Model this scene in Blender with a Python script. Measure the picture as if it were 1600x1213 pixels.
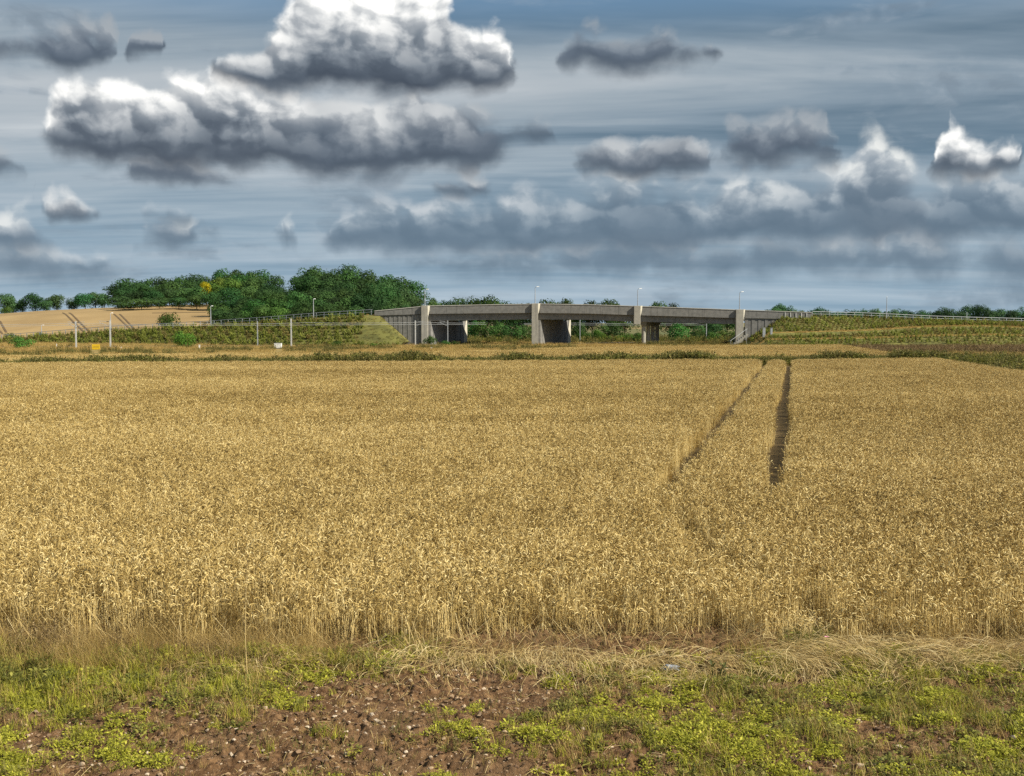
import bpy, bmesh, math, random
import numpy as np
from mathutils import Vector, Matrix, Euler

# ------------------------------------------------------------------ camera
SC = bpy.context.scene
for ob in list(bpy.data.objects):
    bpy.data.objects.remove(ob, do_unlink=True)
COL = SC.collection
rng = np.random.default_rng(7)
random.seed(7)

F = 1715.0            # focal length in pixels of the 1600 px wide photograph
YH = 508.0            # row of the horizon in it
CAM_H = 4.0
cam_d = bpy.data.cameras.new('camera')
cam = bpy.data.objects.new('camera', cam_d)
COL.objects.link(cam)
cam_d.sensor_width = 36.0
cam_d.lens = F / 1600.0 * 36.0
cam_d.clip_start = 0.1
cam_d.clip_end = 20000.0
PITCH = math.atan((606.5 - YH) / F)
cam.location = (0, 0, CAM_H)
cam.rotation_euler = (math.pi / 2 - PITCH, 0, 0)
SC.camera = cam
SC.render.resolution_x = 1024
SC.render.resolution_y = 776


def sight(px, py):
    """direction through a pixel of the 1600x1213 photograph, scaled so that y = 1"""
    a = (px - 800.0) / F
    b = (606.5 - py) / F
    cp, sp = math.cos(PITCH), math.sin(PITCH)
    y = cp + b * sp
    z = -sp + b * cp
    return a / y, z / y


def at(px, py, Y):
    a, b = sight(px, py)
    return Vector((a * Y, Y, CAM_H + b * Y))


def X_of(px, Y):
    return (px - 800.0) / F * Y * 1.0016


def Z_of(py, Y):
    return CAM_H + sight(800, py)[1] * Y


# ------------------------------------------------------------------ sun, sky
SUN_AZ = math.radians(110.0)      # clockwise from the view direction (+Y)
SUN_EL = math.radians(38.0)
SUN_DIR = Vector((math.sin(SUN_AZ) * math.cos(SUN_EL), math.cos(SUN_AZ) * math.cos(SUN_EL), math.sin(SUN_EL)))
sun_d = bpy.data.lights.new('sun', 'SUN')
sun_d.energy = 5.0
sun_d.angle = math.radians(0.53)
sun_d.color = (1.0, 0.92, 0.76)
sun = bpy.data.objects.new('sun', sun_d)
sun.rotation_euler = (-SUN_DIR).to_track_quat('-Z', 'Y').to_euler()
sun.location = (60, -20, 80)
COL.objects.link(sun)

SC.view_settings.view_transform = 'Standard'
SC.view_settings.look = 'None'
SC.view_settings.exposure = 0.62
SC.view_settings.gamma = 1.0
SC.view_settings.use_curve_mapping = False
SC.render.engine = 'CYCLES'
SC.cycles.max_bounces = 6
SC.cycles.diffuse_bounces = 3
SC.cycles.glossy_bounces = 2
SC.cycles.transmission_bounces = 3
SC.cycles.transparent_max_bounces = 6
SC.cycles.use_denoising = False
SC.cycles.sample_clamp_indirect = 4.0

world = bpy.data.worlds.new('World')
SC.world = world
world.use_nodes = True
world.cycles.sampling_method = 'MANUAL'
world.cycles.sample_map_resolution = 512


class NT:
    """small helper to write node trees as expressions"""
    def __init__(self, tree):
        self.t = tree
        self.n = tree.nodes
        self.l = tree.links

    def new(self, kind, **kw):
        nd = self.n.new(kind)
        for k, v in kw.items():
            setattr(nd, k, v)
        return nd

    def put(self, sock, v):
        if v is None:
            return
        if isinstance(v, bpy.types.NodeSocket):
            self.l.new(v, sock)
        else:
            sock.default_value = v

    def m(self, op, a, b=None, c=None, clamp=False):
        nd = self.n.new('ShaderNodeMath')
        nd.operation = op
        nd.use_clamp = clamp
        for i, v in enumerate((a, b, c)):
            self.put(nd.inputs[i], v)
        return nd.outputs[0]

    def v(self, op, a, b=None, scale=None):
        nd = self.n.new('ShaderNodeVectorMath')
        nd.operation = op
        self.put(nd.inputs[0], a)
        if b is not None:
            self.put(nd.inputs[1], b)
        if scale is not None:
            self.put(nd.inputs['Scale'], scale)
        return nd.outputs['Value'] if op in ('LENGTH', 'DOT_PRODUCT', 'DISTANCE') else nd.outputs[0]

    def noise(self, vec, scale, detail=4.0, rough=0.55, dist=0.0, out='Fac', lac=2.0):
        nd = self.n.new('ShaderNodeTexNoise')
        self.put(nd.inputs['Vector'], vec)
        self.put(nd.inputs['Scale'], scale)
        nd.inputs['Detail'].default_value = detail
        nd.inputs['Roughness'].default_value = rough
        nd.inputs['Lacunarity'].default_value = lac
        nd.inputs['Distortion'].default_value = dist
        return nd.outputs[out]

    def vor(self, vec, scale, detail=0.0, rough=0.5, feature='F1', smooth=None, out='Distance', rand=1.0):
        nd = self.n.new('ShaderNodeTexVoronoi')
        nd.feature = feature
        self.put(nd.inputs['Vector'], vec)
        self.put(nd.inputs['Scale'], scale)
        nd.inputs['Detail'].default_value = detail
        nd.inputs['Roughness'].default_value = rough
        if smooth is not None:
            nd.inputs['Smoothness'].default_value = smooth
        nd.inputs['Randomness'].default_value = rand
        return nd.outputs[out]

    def mix(self, fac, a, b):
        nd = self.n.new('ShaderNodeMix')
        nd.data_type = 'RGBA'
        self.put(nd.inputs['Factor'], fac)
        self.put(nd.inputs['A'] if False else nd.inputs[6], a if isinstance(a, bpy.types.NodeSocket) else (*a[:3], 1.0))
        self.put(nd.inputs[7], b if isinstance(b, bpy.types.NodeSocket) else (*b[:3], 1.0))
        return nd.outputs[2]

    def ramp(self, fac, stops, interp='LINEAR'):
        nd = self.n.new('ShaderNodeValToRGB')
        cr = nd.color_ramp
        cr.interpolation = interp
        while len(cr.elements) < len(stops):
            cr.elements.new(0.5)
        for e, (p, c) in zip(cr.elements, stops):
            e.position = p
            e.color = (c, c, c, 1) if isinstance(c, (int, float)) else (*c[:3], 1)
        self.put(nd.inputs[0], fac)
        return nd.outputs[0]

    def sstep(self, x, lo, hi, a=0.0, b=1.0):
        nd = self.n.new('ShaderNodeMapRange')
        nd.interpolation_type = 'SMOOTHSTEP'
        self.put(nd.inputs[0], x)
        nd.inputs[1].default_value = lo
        nd.inputs[2].default_value = hi
        nd.inputs[3].default_value = a
        nd.inputs[4].default_value = b
        return nd.outputs[0]

    def xyz(self, vec):
        nd = self.n.new('ShaderNodeSeparateXYZ')
        self.put(nd.inputs[0], vec)
        return nd.outputs

    def comb(self, x, y, z):
        nd = self.n.new('ShaderNodeCombineXYZ')
        for i, v in enumerate((x, y, z)):
            self.put(nd.inputs[i], v)
        return nd.outputs[0]


# Cumulus banks of the sky, one row per level: azimuth, level of the tops, level of the bases (in 1/1715 rad, counted as in
# the photograph) and how white the bank is. Everything else in the sky is noise.
SKY_ROWS = [
    [(0, 100, 124, 0.05), (60, 100, 126, 0.05), (92, 86, 134, 0.05), (130, 72, 142, 0.06), (180, 78, 132, 0.06), (197, 100, 112, 0.05), (206, 150, 80, 0.05), (222, 84, 112, 0.05), (262, 80, 100, 0.05), 
     (272, 140, 80, 0.05), (330, 140, 80, 0.3), (346, 124, 132, 0.5), (400, 96, 148, 0.75), (438, 58, 154, 0.9), (476, 20, 152, 1), (510, -60, 152, 1), (600, -100, 152, 1), (680, -70, 150, 1), 
     (708, 10, 148, 1), (722, 52, 146, 1), (770, 58, 140, 1), (798, 84, 128, 0.9), (812, 140, 90, 0.5), (850, 140, 90, 0.05), (868, 84, 112, 0.02), (900, 58, 116, 0.02), (960, 68, 118, 0.02), 
     (1020, 66, 114, 0.02), (1060, 82, 110, 0.02), (1112, 90, 104, 0.02), (1130, 140, 80, 0.02)],
    [(40, 262, 200, 0.8), (66, 236, 238, 0.8), (84, 196, 252, 0.85), (108, 164, 262, 0.9), (150, 148, 264, 0.95), (200, 156, 264, 0.95), (270, 150, 266, 0.95), (350, 142, 266, 0.9), (420, 144, 266, 0.9), 
     (462, 160, 268, 0.7), (500, 176, 272, 0.34), (540, 168, 272, 0.4), (585, 178, 272, 0.5), (610, 168, 272, 0.3), (660, 146, 270, 0.4), (705, 170, 268, 0.3), (760, 188, 250, 0.15), (810, 190, 218, 0.1), 
     (868, 202, 214, 0.1), (888, 262, 226, 0.2), (904, 236, 262, 0.22), (960, 226, 272, 0.25), (1010, 218, 272, 0.28), (1060, 208, 272, 0.36), (1098, 232, 262, 0.25), (1108, 262, 240, 0.12), (1120, 232, 252, 0.05), 
     (1150, 210, 262, 0.06), (1200, 210, 262, 0.1), (1250, 216, 260, 0.06), (1298, 226, 256, 0.06), (1312, 270, 230, 0.06)],
    [(0, 268, 292, 0.15), (38, 276, 290, 0.15), (50, 300, 270, 0.15), (58, 366, 330, 0.3), (82, 332, 350, 0.55), (112, 320, 357, 0.6), (148, 342, 354, 0.4), (168, 372, 330, 0.3), (200, 330, 270, 0.1), 
     (210, 300, 270, 0.1), (222, 268, 290, 0.1), (280, 260, 294, 0.12), (350, 278, 292, 0.1), (368, 300, 270, 0.1), (640, 320, 280, 0.2), (690, 284, 300, 0.2), (760, 288, 300, 0.2), (780, 320, 280, 0.2), 
     (1440, 320, 260, 0.9), (1454, 256, 286, 1), (1470, 230, 290, 1), (1490, 236, 291, 1), (1512, 252, 290, 1), (1545, 250, 289, 1), (1572, 246, 286, 1), (1590, 262, 280, 1), (1600, 300, 260, 0.9)],
    [(-40, 366, 394, 0.5), (10, 358, 397, 0.55), (44, 354, 396, 0.6), (74, 372, 392, 0.45), (98, 392, 380, 0.3), (226, 384, 346, 0.2), (240, 344, 349, 0.2), (265, 328, 352, 0.2), (298, 346, 351, 0.2), 
     (312, 384, 346, 0.2), (500, 400, 350, 0.12), (530, 344, 384, 0.14), (600, 322, 388, 0.15), (700, 318, 390, 0.15), (780, 312, 390, 0.15), (900, 300, 386, 0.22), (960, 280, 388, 0.31), 
     (1010, 276, 388, 0.34), (1060, 292, 388, 0.31), (1110, 318, 386, 0.28), (1150, 284, 384, 0.43), (1205, 284, 384, 0.46), (1250, 276, 384, 0.46), (1290, 286, 380, 0.43), (1330, 250, 378, 0.68), (1355, 238, 376, 0.76), 
     (1390, 256, 372, 0.72), (1430, 296, 372, 0.64), (1450, 310, 384, 0.32), (1500, 286, 386, 0.28), (1560, 288, 384, 0.32), (1600, 290, 384, 0.32)],
    [(-40, 404, 432, 0.3), (30, 398, 430, 0.32), (90, 402, 428, 0.3), (140, 414, 424, 0.25), (185, 428, 418, 0.2), (214, 430, 400, 0.6), (224, 376, 364, 0.6), (240, 362, 376, 0.75), (268, 354, 379, 0.75), 
     (304, 364, 376, 0.7), (320, 400, 366, 0.5), (426, 400, 366, 0.5), (438, 368, 366, 0.6), (448, 350, 376, 0.6), (458, 366, 366, 0.5), (470, 420, 380, 0.4), (640, 420, 390, 0.14), (700, 392, 418, 0.14), 
     (820, 396, 420, 0.15), (880, 386, 426, 0.17), (1000, 380, 424, 0.14), (1090, 390, 420, 0.17), (1130, 384, 418, 0.15), (1230, 378, 416, 0.15), (1300, 386, 424, 0.28), (1400, 374, 430, 0.24), (1500, 384, 428, 0.24), 
     (1600, 384, 430, 0.24)],
]


def build_sky():
    tr = world.node_tree
    tr.nodes.clear()
    t = NT(tr)
    out = t.new('ShaderNodeOutputWorld')
    bg = t.new('ShaderNodeBackground')
    bg.inputs['Strength'].default_value = 0.092
    t.l.new(bg.outputs[0], out.inputs[0])
    sky = t.new('ShaderNodeTexSky')
    sky.sky_type = 'NISHITA'
    sky.sun_disc = False
    sky.sun_elevation = SUN_EL
    sky.sun_rotation = SUN_AZ
    sky.altitude = 50.0
    sky.air_density = 1.0
    sky.dust_density = 0.6
    tc = t.new('ShaderNodeTexCoord')
    d = t.v('NORMALIZE', tc.outputs['Generated'])
    dx, dy, dz = t.xyz(d)
    # azimuth and elevation in the units of the table
    az = t.m('MULTIPLY_ADD', t.m('TANGENT', t.m('MAXIMUM', t.m('MINIMUM', t.m('ARCTAN2', dx, dy), 1.2), -1.2)), F, 800.0)
    hor = t.m('SQRT', t.m('ADD', t.m('MULTIPLY', dx, dx), t.m('MULTIPLY', dy, dy)))
    el = t.m('SUBTRACT', YH, t.m('MULTIPLY', t.m('DIVIDE', dz, t.m('MAXIMUM', hor, 0.02)), F))
    P = t.comb(az, el, 0.0)

    def n2(vec, scale, detail, rough, dist=0.0, out='Fac'):
        o = t.noise(vec, scale, detail, rough, dist, out)
        o.node.noise_dimensions = '2D'
        return o

    # high stratus: noise on a plane overhead, so it draws out into streaks towards the horizon
    zz = t.m('ADD', t.m('MAXIMUM', dz, 0.0), 0.085)
    Q = t.comb(t.m('DIVIDE', dx, zz), t.m('DIVIDE', dy, zz), 0.0)
    Qr = t.new('ShaderNodeMapping')
    Qr.inputs['Rotation'].default_value = (0, 0, math.radians(-8))
    Qr.inputs['Scale'].default_value = (0.22, 0.75, 1.0)
    t.l.new(Q, Qr.inputs[0])
    st1 = n2(Qr.outputs[0], 0.85, 6, 0.54, 0.25)
    st2 = n2(Qr.outputs[0], 2.3, 5, 0.55, 0.3)
    st = t.m('ADD', t.m('MULTIPLY', st1, 0.62), t.m('MULTIPLY', st2, 0.38))
    veil_col = t.ramp(st, [(0.32, (0.95, 1.45, 1.95)), (0.41, (1.75, 2.28, 2.78)), (0.48, (2.55, 3.02, 3.42)), (0.56, (3.35, 3.70, 4.0)), (0.70, (5.0, 5.2, 5.3))])
    open_ = t.m('MULTIPLY', t.sstep(st1, 0.56, 0.42), t.sstep(dz, 0.235, 0.30))
    blue = t.mix(0.6, sky.outputs[0], (0.62, 1.55, 2.6))
    base = t.mix(t.m('MULTIPLY', open_, 0.92), veil_col, blue)
    low = t.sstep(dz, 0.20, 0.0)
    col = t.mix(t.m('MULTIPLY', low, 0.62), base, (2.1, 3.15, 4.05))

    # ragged outlines: the level is looked up at a warped place; round billows on top of it
    w = t.v('SUBTRACT', n2(P, 1 / 90.0, 5, 0.5, out='Color'), (0.5, 0.5, 0.5))
    Pw = t.v('ADD', P, t.v('MULTIPLY', w, (58.0, 34.0, 0.0)))
    x, y, _ = t.xyz(Pw)
    Pb = t.v('ADD', t.v('MULTIPLY', P, (0.86, 1.15, 0.0)), t.v('MULTIPLY', w, (30.0, 30.0, 0.0)))

    def billow(vec):
        b1 = t.vor(vec, 1 / 62.0, feature='SMOOTH_F1', smooth=0.25)
        b1.node.voronoi_dimensions = '2D'
        b2 = t.vor(vec, 1 / 27.0)
        b2.node.voronoi_dimensions = '2D'
        b = t.m('MULTIPLY_ADD', t.m('MULTIPLY', b1, b1), -0.62, 0.28)
        b = t.m('MULTIPLY_ADD', t.m('MULTIPLY', b2, b2), -0.20, b)
        f = n2(vec, 1 / 66.0, 5, 0.5)
        return t.m('MULTIPLY_ADD', f, 1.15, t.m('ADD', b, -0.50))

    fb0 = billow(Pb)
    fb1 = billow(t.v('ADD', Pb, (10, -13, 0)))
    relief = t.m('MAXIMUM', t.m('MINIMUM', t.m('SUBTRACT', fb0, fb1), 0.15), -0.15)
    fbc = fb0

    # low broken cloud all round the sky, between and beyond the big banks
    G3 = t.comb(dx, dy, t.m('MULTIPLY', dz, 4.2))
    gen = t.noise(G3, 5.5, 6, 0.58, 0.4)
    ga = t.m('MULTIPLY', t.sstep(gen, 0.50, 0.66), t.sstep(dz, 0.0, 0.02))
    gs = t.m('MULTIPLY_ADD', relief, 1.5, t.m('MULTIPLY_ADD', gen, -1.8, 1.5), clamp=True)
    gcol = t.ramp(gs, [(0.0, (1.15, 1.5, 1.9)), (0.5, (2.1, 2.6, 3.1)), (1.0, (4.2, 4.5, 4.8))])
    col = t.mix(t.m('MULTIPLY', ga, 0.55), col, gcol)

    u = t.m('MULTIPLY_ADD', x, 1 / 1700.0, 50 / 1700.0)
    for row in (4, 3, 2, 1, 0):
        pts = SKY_ROWS[row]
        stops = [((p + 50) / 1700.0, ((tp + 150) / 700.0, (bs + 150) / 700.0, wh)) for (p, tp, bs, wh) in pts]
        assert len(stops) <= 32
        rp = t.ramp(u, stops)
        sp = t.new('ShaderNodeSeparateColor')
        t.l.new(rp, sp.inputs[0])
        top = t.m('MULTIPLY_ADD', sp.outputs[0], 700.0, -150.0)
        bas = t.m('MULTIPLY_ADD', sp.outputs[1], 700.0, -150.0)
        white = sp.outputs[2]
        # depth inside the bank from its top and from its base
        dt = t.m('MULTIPLY_ADD', fbc, 62.0, t.m('SUBTRACT', y, top))
        db = t.m('MULTIPLY_ADD', fbc, 26.0, t.m('SUBTRACT', bas, y))
        e1, e2 = ((-4.0, 30.0), (-18.0, 24.0)) if row < 3 else ((-8.0, 38.0), (-26.0, 26.0))
        a = t.m('MULTIPLY', t.sstep(dt, *e1), t.sstep(db, *e2))
        a = t.m('MULTIPLY', a, (0.98, 0.96, 0.94, 0.94, 0.85)[row])
        h = t.m('DIVIDE', t.m('SUBTRACT', bas, y), t.m('MINIMUM', t.m('MAXIMUM', t.m('SUBTRACT', bas, top), 14.0), 150.0))
        up = t.sstep(h, 0.05, 0.75)
        s = t.m('MULTIPLY_ADD', t.m('MULTIPLY', relief, t.m('MULTIPLY_ADD', up, 0.75, 0.25)), 1.0, t.m('MULTIPLY_ADD', h, 0.88, -0.06))
        s = t.m('MULTIPLY_ADD', fbc, t.m('MULTIPLY_ADD', up, 0.34, 0.10), s)
        s = t.m('ADD', s, 0.0, clamp=True)
        dark = t.ramp(s, [(0.0, (0.50, 0.68, 0.94)), (0.45, (0.85, 1.10, 1.45)), (0.8, (1.5, 1.82, 2.2)), (1.0, (2.3, 2.6, 2.9))])
        if row >= 3:
            dark = t.ramp(s, [(0.0, (0.78, 1.20, 1.66)), (0.40, (1.10, 1.60, 2.12)), (0.75, (2.0, 2.55, 3.05)), (1.0, (3.4, 3.8, 4.2))])
            lit = t.ramp(s, [(0.0, (0.75, 1.10, 1.50)), (0.28, (1.15, 1.5, 1.9)), (0.55, (2.5, 2.85, 3.2)), (0.78, (4.6, 4.8, 4.9)), (1.0, (7.4, 7.4, 7.0))])
        else:
            lit = t.ramp(s, [(0.0, (0.40, 0.53, 0.74)), (0.16, (0.68, 0.86, 1.12)), (0.32, (1.55, 1.8, 2.1)), (0.50, (3.2, 3.4, 3.6)), (0.70, (5.4, 5.5, 5.5)), (0.95, (8.4, 8.3, 8.0))])
        c = t.mix(white, dark, lit)
        col = t.mix(a, col, c)
    col = t.mix(t.sstep(dz, -0.005, -0.03), col, (0.9, 0.8, 0.5))
    t.l.new(col, bg.inputs['Color'])


build_sky()
# ------------------------------------------------------------------ helpers
def tag(o, label=None, cat=None, group=None, kind=None):
    if label:
        o['label'] = label
    if cat:
        o['category'] = cat
    if group:
        o['group'] = group
    if kind:
        o['kind'] = kind
    return o


def mesh_np(name, V, faces=None, quads=None, tris=None, mat=None, smooth=False, attrs=None):
    """mesh from arrays; attrs = {name: per-vertex float array}"""
    me = bpy.data.meshes.new(name)
    V = np.asarray(V, dtype=np.float32).reshape(-1, 3)
    loops, starts, totals = [], [], []
    n = 0
    if quads is not None and len(quads):
        q = np.asarray(quads, dtype=np.int32).reshape(-1, 4)
        loops.append(q.ravel()); starts.append(np.arange(len(q)) * 4 + n); totals.append(np.full(len(q), 4)); n += q.size
    if tris is not None and len(tris):
        q = np.asarray(tris, dtype=np.int32).reshape(-1, 3)
        loops.append(q.ravel()); starts.append(np.arange(len(q)) * 3 + n); totals.append(np.full(len(q), 3)); n += q.size
    if faces is not None:
        for f in faces:
            loops.append(np.asarray(f, dtype=np.int32)); starts.append(np.array([n])); totals.append(np.array([len(f)])); n += len(f)
    L = np.concatenate(loops); S = np.concatenate(starts); T = np.concatenate(totals)
    me.vertices.add(len(V)); me.vertices.foreach_set('co', V.ravel())
    me.loops.add(len(L)); me.loops.foreach_set('vertex_index', L.astype(np.int32))
    me.polygons.add(len(S)); me.polygons.foreach_set('loop_start', S.astype(np.int32))
    try:
        me.polygons.foreach_set('loop_total', T.astype(np.int32))
    except Exception:
        pass
    me.polygons.foreach_set('use_smooth', np.full(len(S), bool(smooth)))
    if attrs:
        for k, a in attrs.items():
            at_ = me.attributes.new(k, 'FLOAT', 'POINT')
            at_.data.foreach_set('value', np.asarray(a, dtype=np.float32).ravel())
    me.update(calc_edges=True)
    me.validate()
    if mat:
        me.materials.append(mat)
    return me


def obj(name, me, parent=None, loc=None):
    o = bpy.data.objects.new(name, me)
    COL.objects.link(o)
    if loc is not None:
        o.location = loc
    if parent is not None:
        o.parent = parent
    return o


def empty(name, loc=(0, 0, 0), rz=0.0):
    o = bpy.data.objects.new(name, None)
    o.empty_display_size = 0.3
    COL.objects.link(o)
    o.location = loc
    o.rotation_euler = (0, 0, rz)
    return o


class MB:
    """collects boxes, prisms, tubes; build() makes ONE mesh object"""
    def __init__(self):
        self.V, self.Fc, self.n = [], [], 0

    def add(self, V, Fc):
        V = np.asarray(V, dtype=float).reshape(-1, 3)
        self.V.append(V)
        self.Fc += [[i + self.n for i in f] for f in Fc]
        self.n += len(V)
        return self

    def box(self, x0, x1, y0, y1, z0, z1):
        V = [(x0, y0, z0), (x1, y0, z0), (x1, y1, z0), (x0, y1, z0), (x0, y0, z1), (x1, y0, z1), (x1, y1, z1), (x0, y1, z1)]
        return self.add(V, HEX)

    def hexa(self, b4, t4):
        return self.add(list(b4) + list(t4), HEX)

    def tube(self, pts, r, sides=6, r2=None, cap=True):
        pts = [Vector(p) for p in pts]
        n = len(pts)
        rr = np.linspace(r, r2 if r2 is not None else r, n) if not hasattr(r, '__len__') else r
        V, Fc = [], []
        for i, p in enumerate(pts):
            d = (pts[min(i + 1, n - 1)] - pts[max(i - 1, 0)])
            d = d.normalized() if d.length > 1e-9 else Vector((0, 0, 1))
            a = d.orthogonal().normalized() if abs(d.z) < 0.9 else d.cross(Vector((0, 1, 0))).normalized()
            if abs(d.z) < 0.9:
                a = d.cross(Vector((0, 0, 1))).normalized()
            b = d.cross(a)
            for k in range(sides):
                th = 2 * math.pi * k / sides
                V.append(p + (a * math.cos(th) + b * math.sin(th)) * rr[i])
        for i in range(n - 1):
            for k in range(sides):
                k2 = (k + 1) % sides
                Fc.append([i * sides + k, i * sides + k2, (i + 1) * sides + k2, (i + 1) * sides + k])
        if cap:
            Fc.append(list(range(sides))[::-1])
            Fc.append([(n - 1) * sides + k for k in range(sides)])
        return self.add([tuple(v) for v in V], Fc)

    def build(self, name, mat, parent=None, loc=None, bevel=0.0, smooth=False):
        V = np.concatenate(self.V)
        me = mesh_np(name, V, faces=self.Fc, mat=mat, smooth=smooth)
        bm = bmesh.new(); bm.from_mesh(me)
        bmesh.ops.recalc_face_normals(bm, faces=bm.faces)
        if bevel:
            bmesh.ops.bevel(bm, geom=[e for e in bm.edges if len(e.link_faces) == 2 and e.calc_face_angle(0) > 0.6], offset=bevel, segments=1, affect='EDGES')
        bm.to_mesh(me); bm.free()
        return obj(name, me, parent, loc)


HEX = [[0, 3, 2, 1], [4, 5, 6, 7], [0, 1, 5, 4], [1, 2, 6, 5], [2, 3, 7, 6], [3, 0, 4, 7]]


# value noise in numpy, for shapes
def _hash(ix, iy, seed):
    h = (ix.astype(np.int64) * 374761393 + iy.astype(np.int64) * 668265263 + seed * 1274126177) & 0x7fffffff
    h = ((h ^ (h >> 13)) * 1274126177) & 0x7fffffff
    return ((h ^ (h >> 16)) & 0xffff) / 65535.0


def vnoise(x, y, seed=0):
    x = np.asarray(x, dtype=float); y = np.asarray(y, dtype=float)
    ix, iy = np.floor(x), np.floor(y)
    fx, fy = x - ix, y - iy
    fx = fx * fx * (3 - 2 * fx); fy = fy * fy * (3 - 2 * fy)
    a = _hash(ix, iy, seed); b = _hash(ix + 1, iy, seed); c = _hash(ix, iy + 1, seed); d = _hash(ix + 1, iy + 1, seed)
    return (a * (1 - fx) + b * fx) * (1 - fy) + (c * (1 - fx) + d * fx) * fy


def fbm(x, y, seed=0, octv=4, gain=0.5):
    s, a, tot = 0, 1.0, 0
    for k in range(octv):
        s = s + a * vnoise(np.asarray(x) * 2 ** k, np.asarray(y) * 2 ** k, seed + k * 17)
        tot += a; a *= gain
    return s / tot


def sm(x, a, b):
    t = np.clip((np.asarray(x, dtype=float) - a) / (b - a), 0, 1)
    return t * t * (3 - 2 * t)


# ------------------------------------------------------------------ materials
def material(name):
    m = bpy.data.materials.new(name)
    m.use_nodes = True
    m.node_tree.nodes.clear()
    t = NT(m.node_tree)
    out = t.new('ShaderNodeOutputMaterial')
    return m, t, out


def principled(t, out, col, rough=0.85, spec=0.25, bump=None, bstr=0.4, bdist=0.02, metal=0.0):
    p = t.new('ShaderNodeBsdfPrincipled')
    t.put(p.inputs['Base Color'], col if isinstance(col, bpy.types.NodeSocket) else (*col[:3], 1))
    t.put(p.inputs['Roughness'], rough)
    p.inputs['Specular IOR Level'].default_value = spec
    p.inputs['Metallic'].default_value = metal
    if bump is not None:
        b = t.new('ShaderNodeBump')
        b.inputs['Strength'].default_value = bstr
        b.inputs['Distance'].default_value = bdist
        t.l.new(bump, b.inputs['Height'])
        t.l.new(b.outputs[0], p.inputs['Normal'])
    t.l.new(p.outputs[0], out.inputs[0])
    return p


def mat_two(name, c1, c2, scale=3.0, rough=0.85, bump=0.0, detail=5, spec=0.25, c3=None, bdist=0.05, stretch=None):
    """two (three) tone noise on object position"""
    m, t, out = material(name)
    geo = t.new('ShaderNodeNewGeometry')
    pos = geo.outputs['Position']
    if stretch:
        pos = t.v('MULTIPLY', pos, stretch)
    n = t.noise(pos, scale, detail, 0.6)
    col = t.mix(t.sstep(n, 0.35, 0.65), c1, c2)
    if c3:
        n2_ = t.noise(pos, scale * 0.23, 3, 0.55)
        col = t.mix(t.sstep(n2_, 0.48, 0.66), col, c3)
    principled(t, out, col, rough, spec, n if bump else None, bump, bdist)
    return m


def mat_plant(name, ramp, trans=0.25, rough=0.6, attr='tone', obj_tint=False, posvar=None, spec=0.2):
    """leaf / straw: colour by a per-stalk attribute, some light let through"""
    m, t, out = material(name)
    a = t.new('ShaderNodeAttribute'); a.attribute_name = attr
    f = a.outputs['Fac']
    oi = t.new('ShaderNodeObjectInfo')
    f = t.m('ADD', f, t.m('MULTIPLY_ADD', oi.outputs['Random'], 0.24, -0.12), clamp=True)
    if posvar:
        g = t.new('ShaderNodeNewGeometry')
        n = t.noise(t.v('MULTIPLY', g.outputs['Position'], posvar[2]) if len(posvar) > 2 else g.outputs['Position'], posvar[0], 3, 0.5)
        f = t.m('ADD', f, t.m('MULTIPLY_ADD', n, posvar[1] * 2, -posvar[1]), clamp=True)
    col = t.ramp(f, ramp)
    if obj_tint:
        mx = t.new('ShaderNodeMix'); mx.data_type = 'RGBA'; mx.blend_type = 'MULTIPLY'
        mx.inputs[0].default_value = 1.0
        t.l.new(col, mx.inputs[6]); t.l.new(oi.outputs['Color'], mx.inputs[7])
        col = mx.outputs[2]
    p = t.new('ShaderNodeBsdfPrincipled')
    t.l.new(col, p.inputs['Base Color'])
    p.inputs['Roughness'].default_value = rough
    p.inputs['Specular IOR Level'].default_value = spec
    tl = t.new('ShaderNodeBsdfTranslucent')
    t.l.new(col, tl.inputs['Color'])
    ms = t.new('ShaderNodeMixShader'); ms.inputs[0].default_value = trans
    t.l.new(p.outputs[0], ms.inputs[1]); t.l.new(tl.outputs[0], ms.inputs[2])
    t.l.new(ms.outputs[0], out.inputs[0])
    return m


def mat_concrete(name, c1, c2, stain=(0.10, 0.10, 0.095), board=0.0):
    m, t, out = material(name)
    g = t.new('ShaderNodeNewGeometry')
    pos = g.outputs['Position']
    n = t.noise(pos, 1.4, 6, 0.65)
    col = t.mix(t.sstep(n, 0.3, 0.7), c1, c2)
    streak = t.noise(t.v('MULTIPLY', pos, (1.6, 1.6, 0.12)), 1.0, 5, 0.6)
    col = t.mix(t.m('MULTIPLY', t.sstep(streak, 0.52, 0.72), 0.55), col, stain)
    fine = t.noise(pos, 22.0, 3, 0.6)
    principled(t, out, col, 0.9, 0.15, fine, 0.25, 0.02)
    return m


M = {}
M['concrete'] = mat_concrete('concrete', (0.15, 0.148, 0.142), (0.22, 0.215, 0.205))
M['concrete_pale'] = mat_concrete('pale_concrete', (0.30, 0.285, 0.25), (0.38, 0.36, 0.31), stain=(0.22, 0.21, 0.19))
M['concrete_lit'] = mat_concrete('sunlit_concrete', (0.50, 0.47, 0.39), (0.58, 0.55, 0.46), stain=(0.40, 0.38, 0.33))  # paler copy of the concrete with sunlight put into its colour
M['coping'] = mat_concrete('coping_concrete', (0.42, 0.41, 0.38), (0.50, 0.49, 0.45), stain=(0.3, 0.3, 0.28))  # lighter than the panels, the sunlit top edge is in the colour
M['galv'] = mat_two('galvanised_steel', (0.30, 0.32, 0.34), (0.40, 0.42, 0.44), 4.0, 0.5, spec=0.5)
M['mast_paint'] = mat_two('weathered_mast_paint', (0.46, 0.47, 0.47), (0.58, 0.58, 0.57), 2.0, 0.6)
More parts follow.
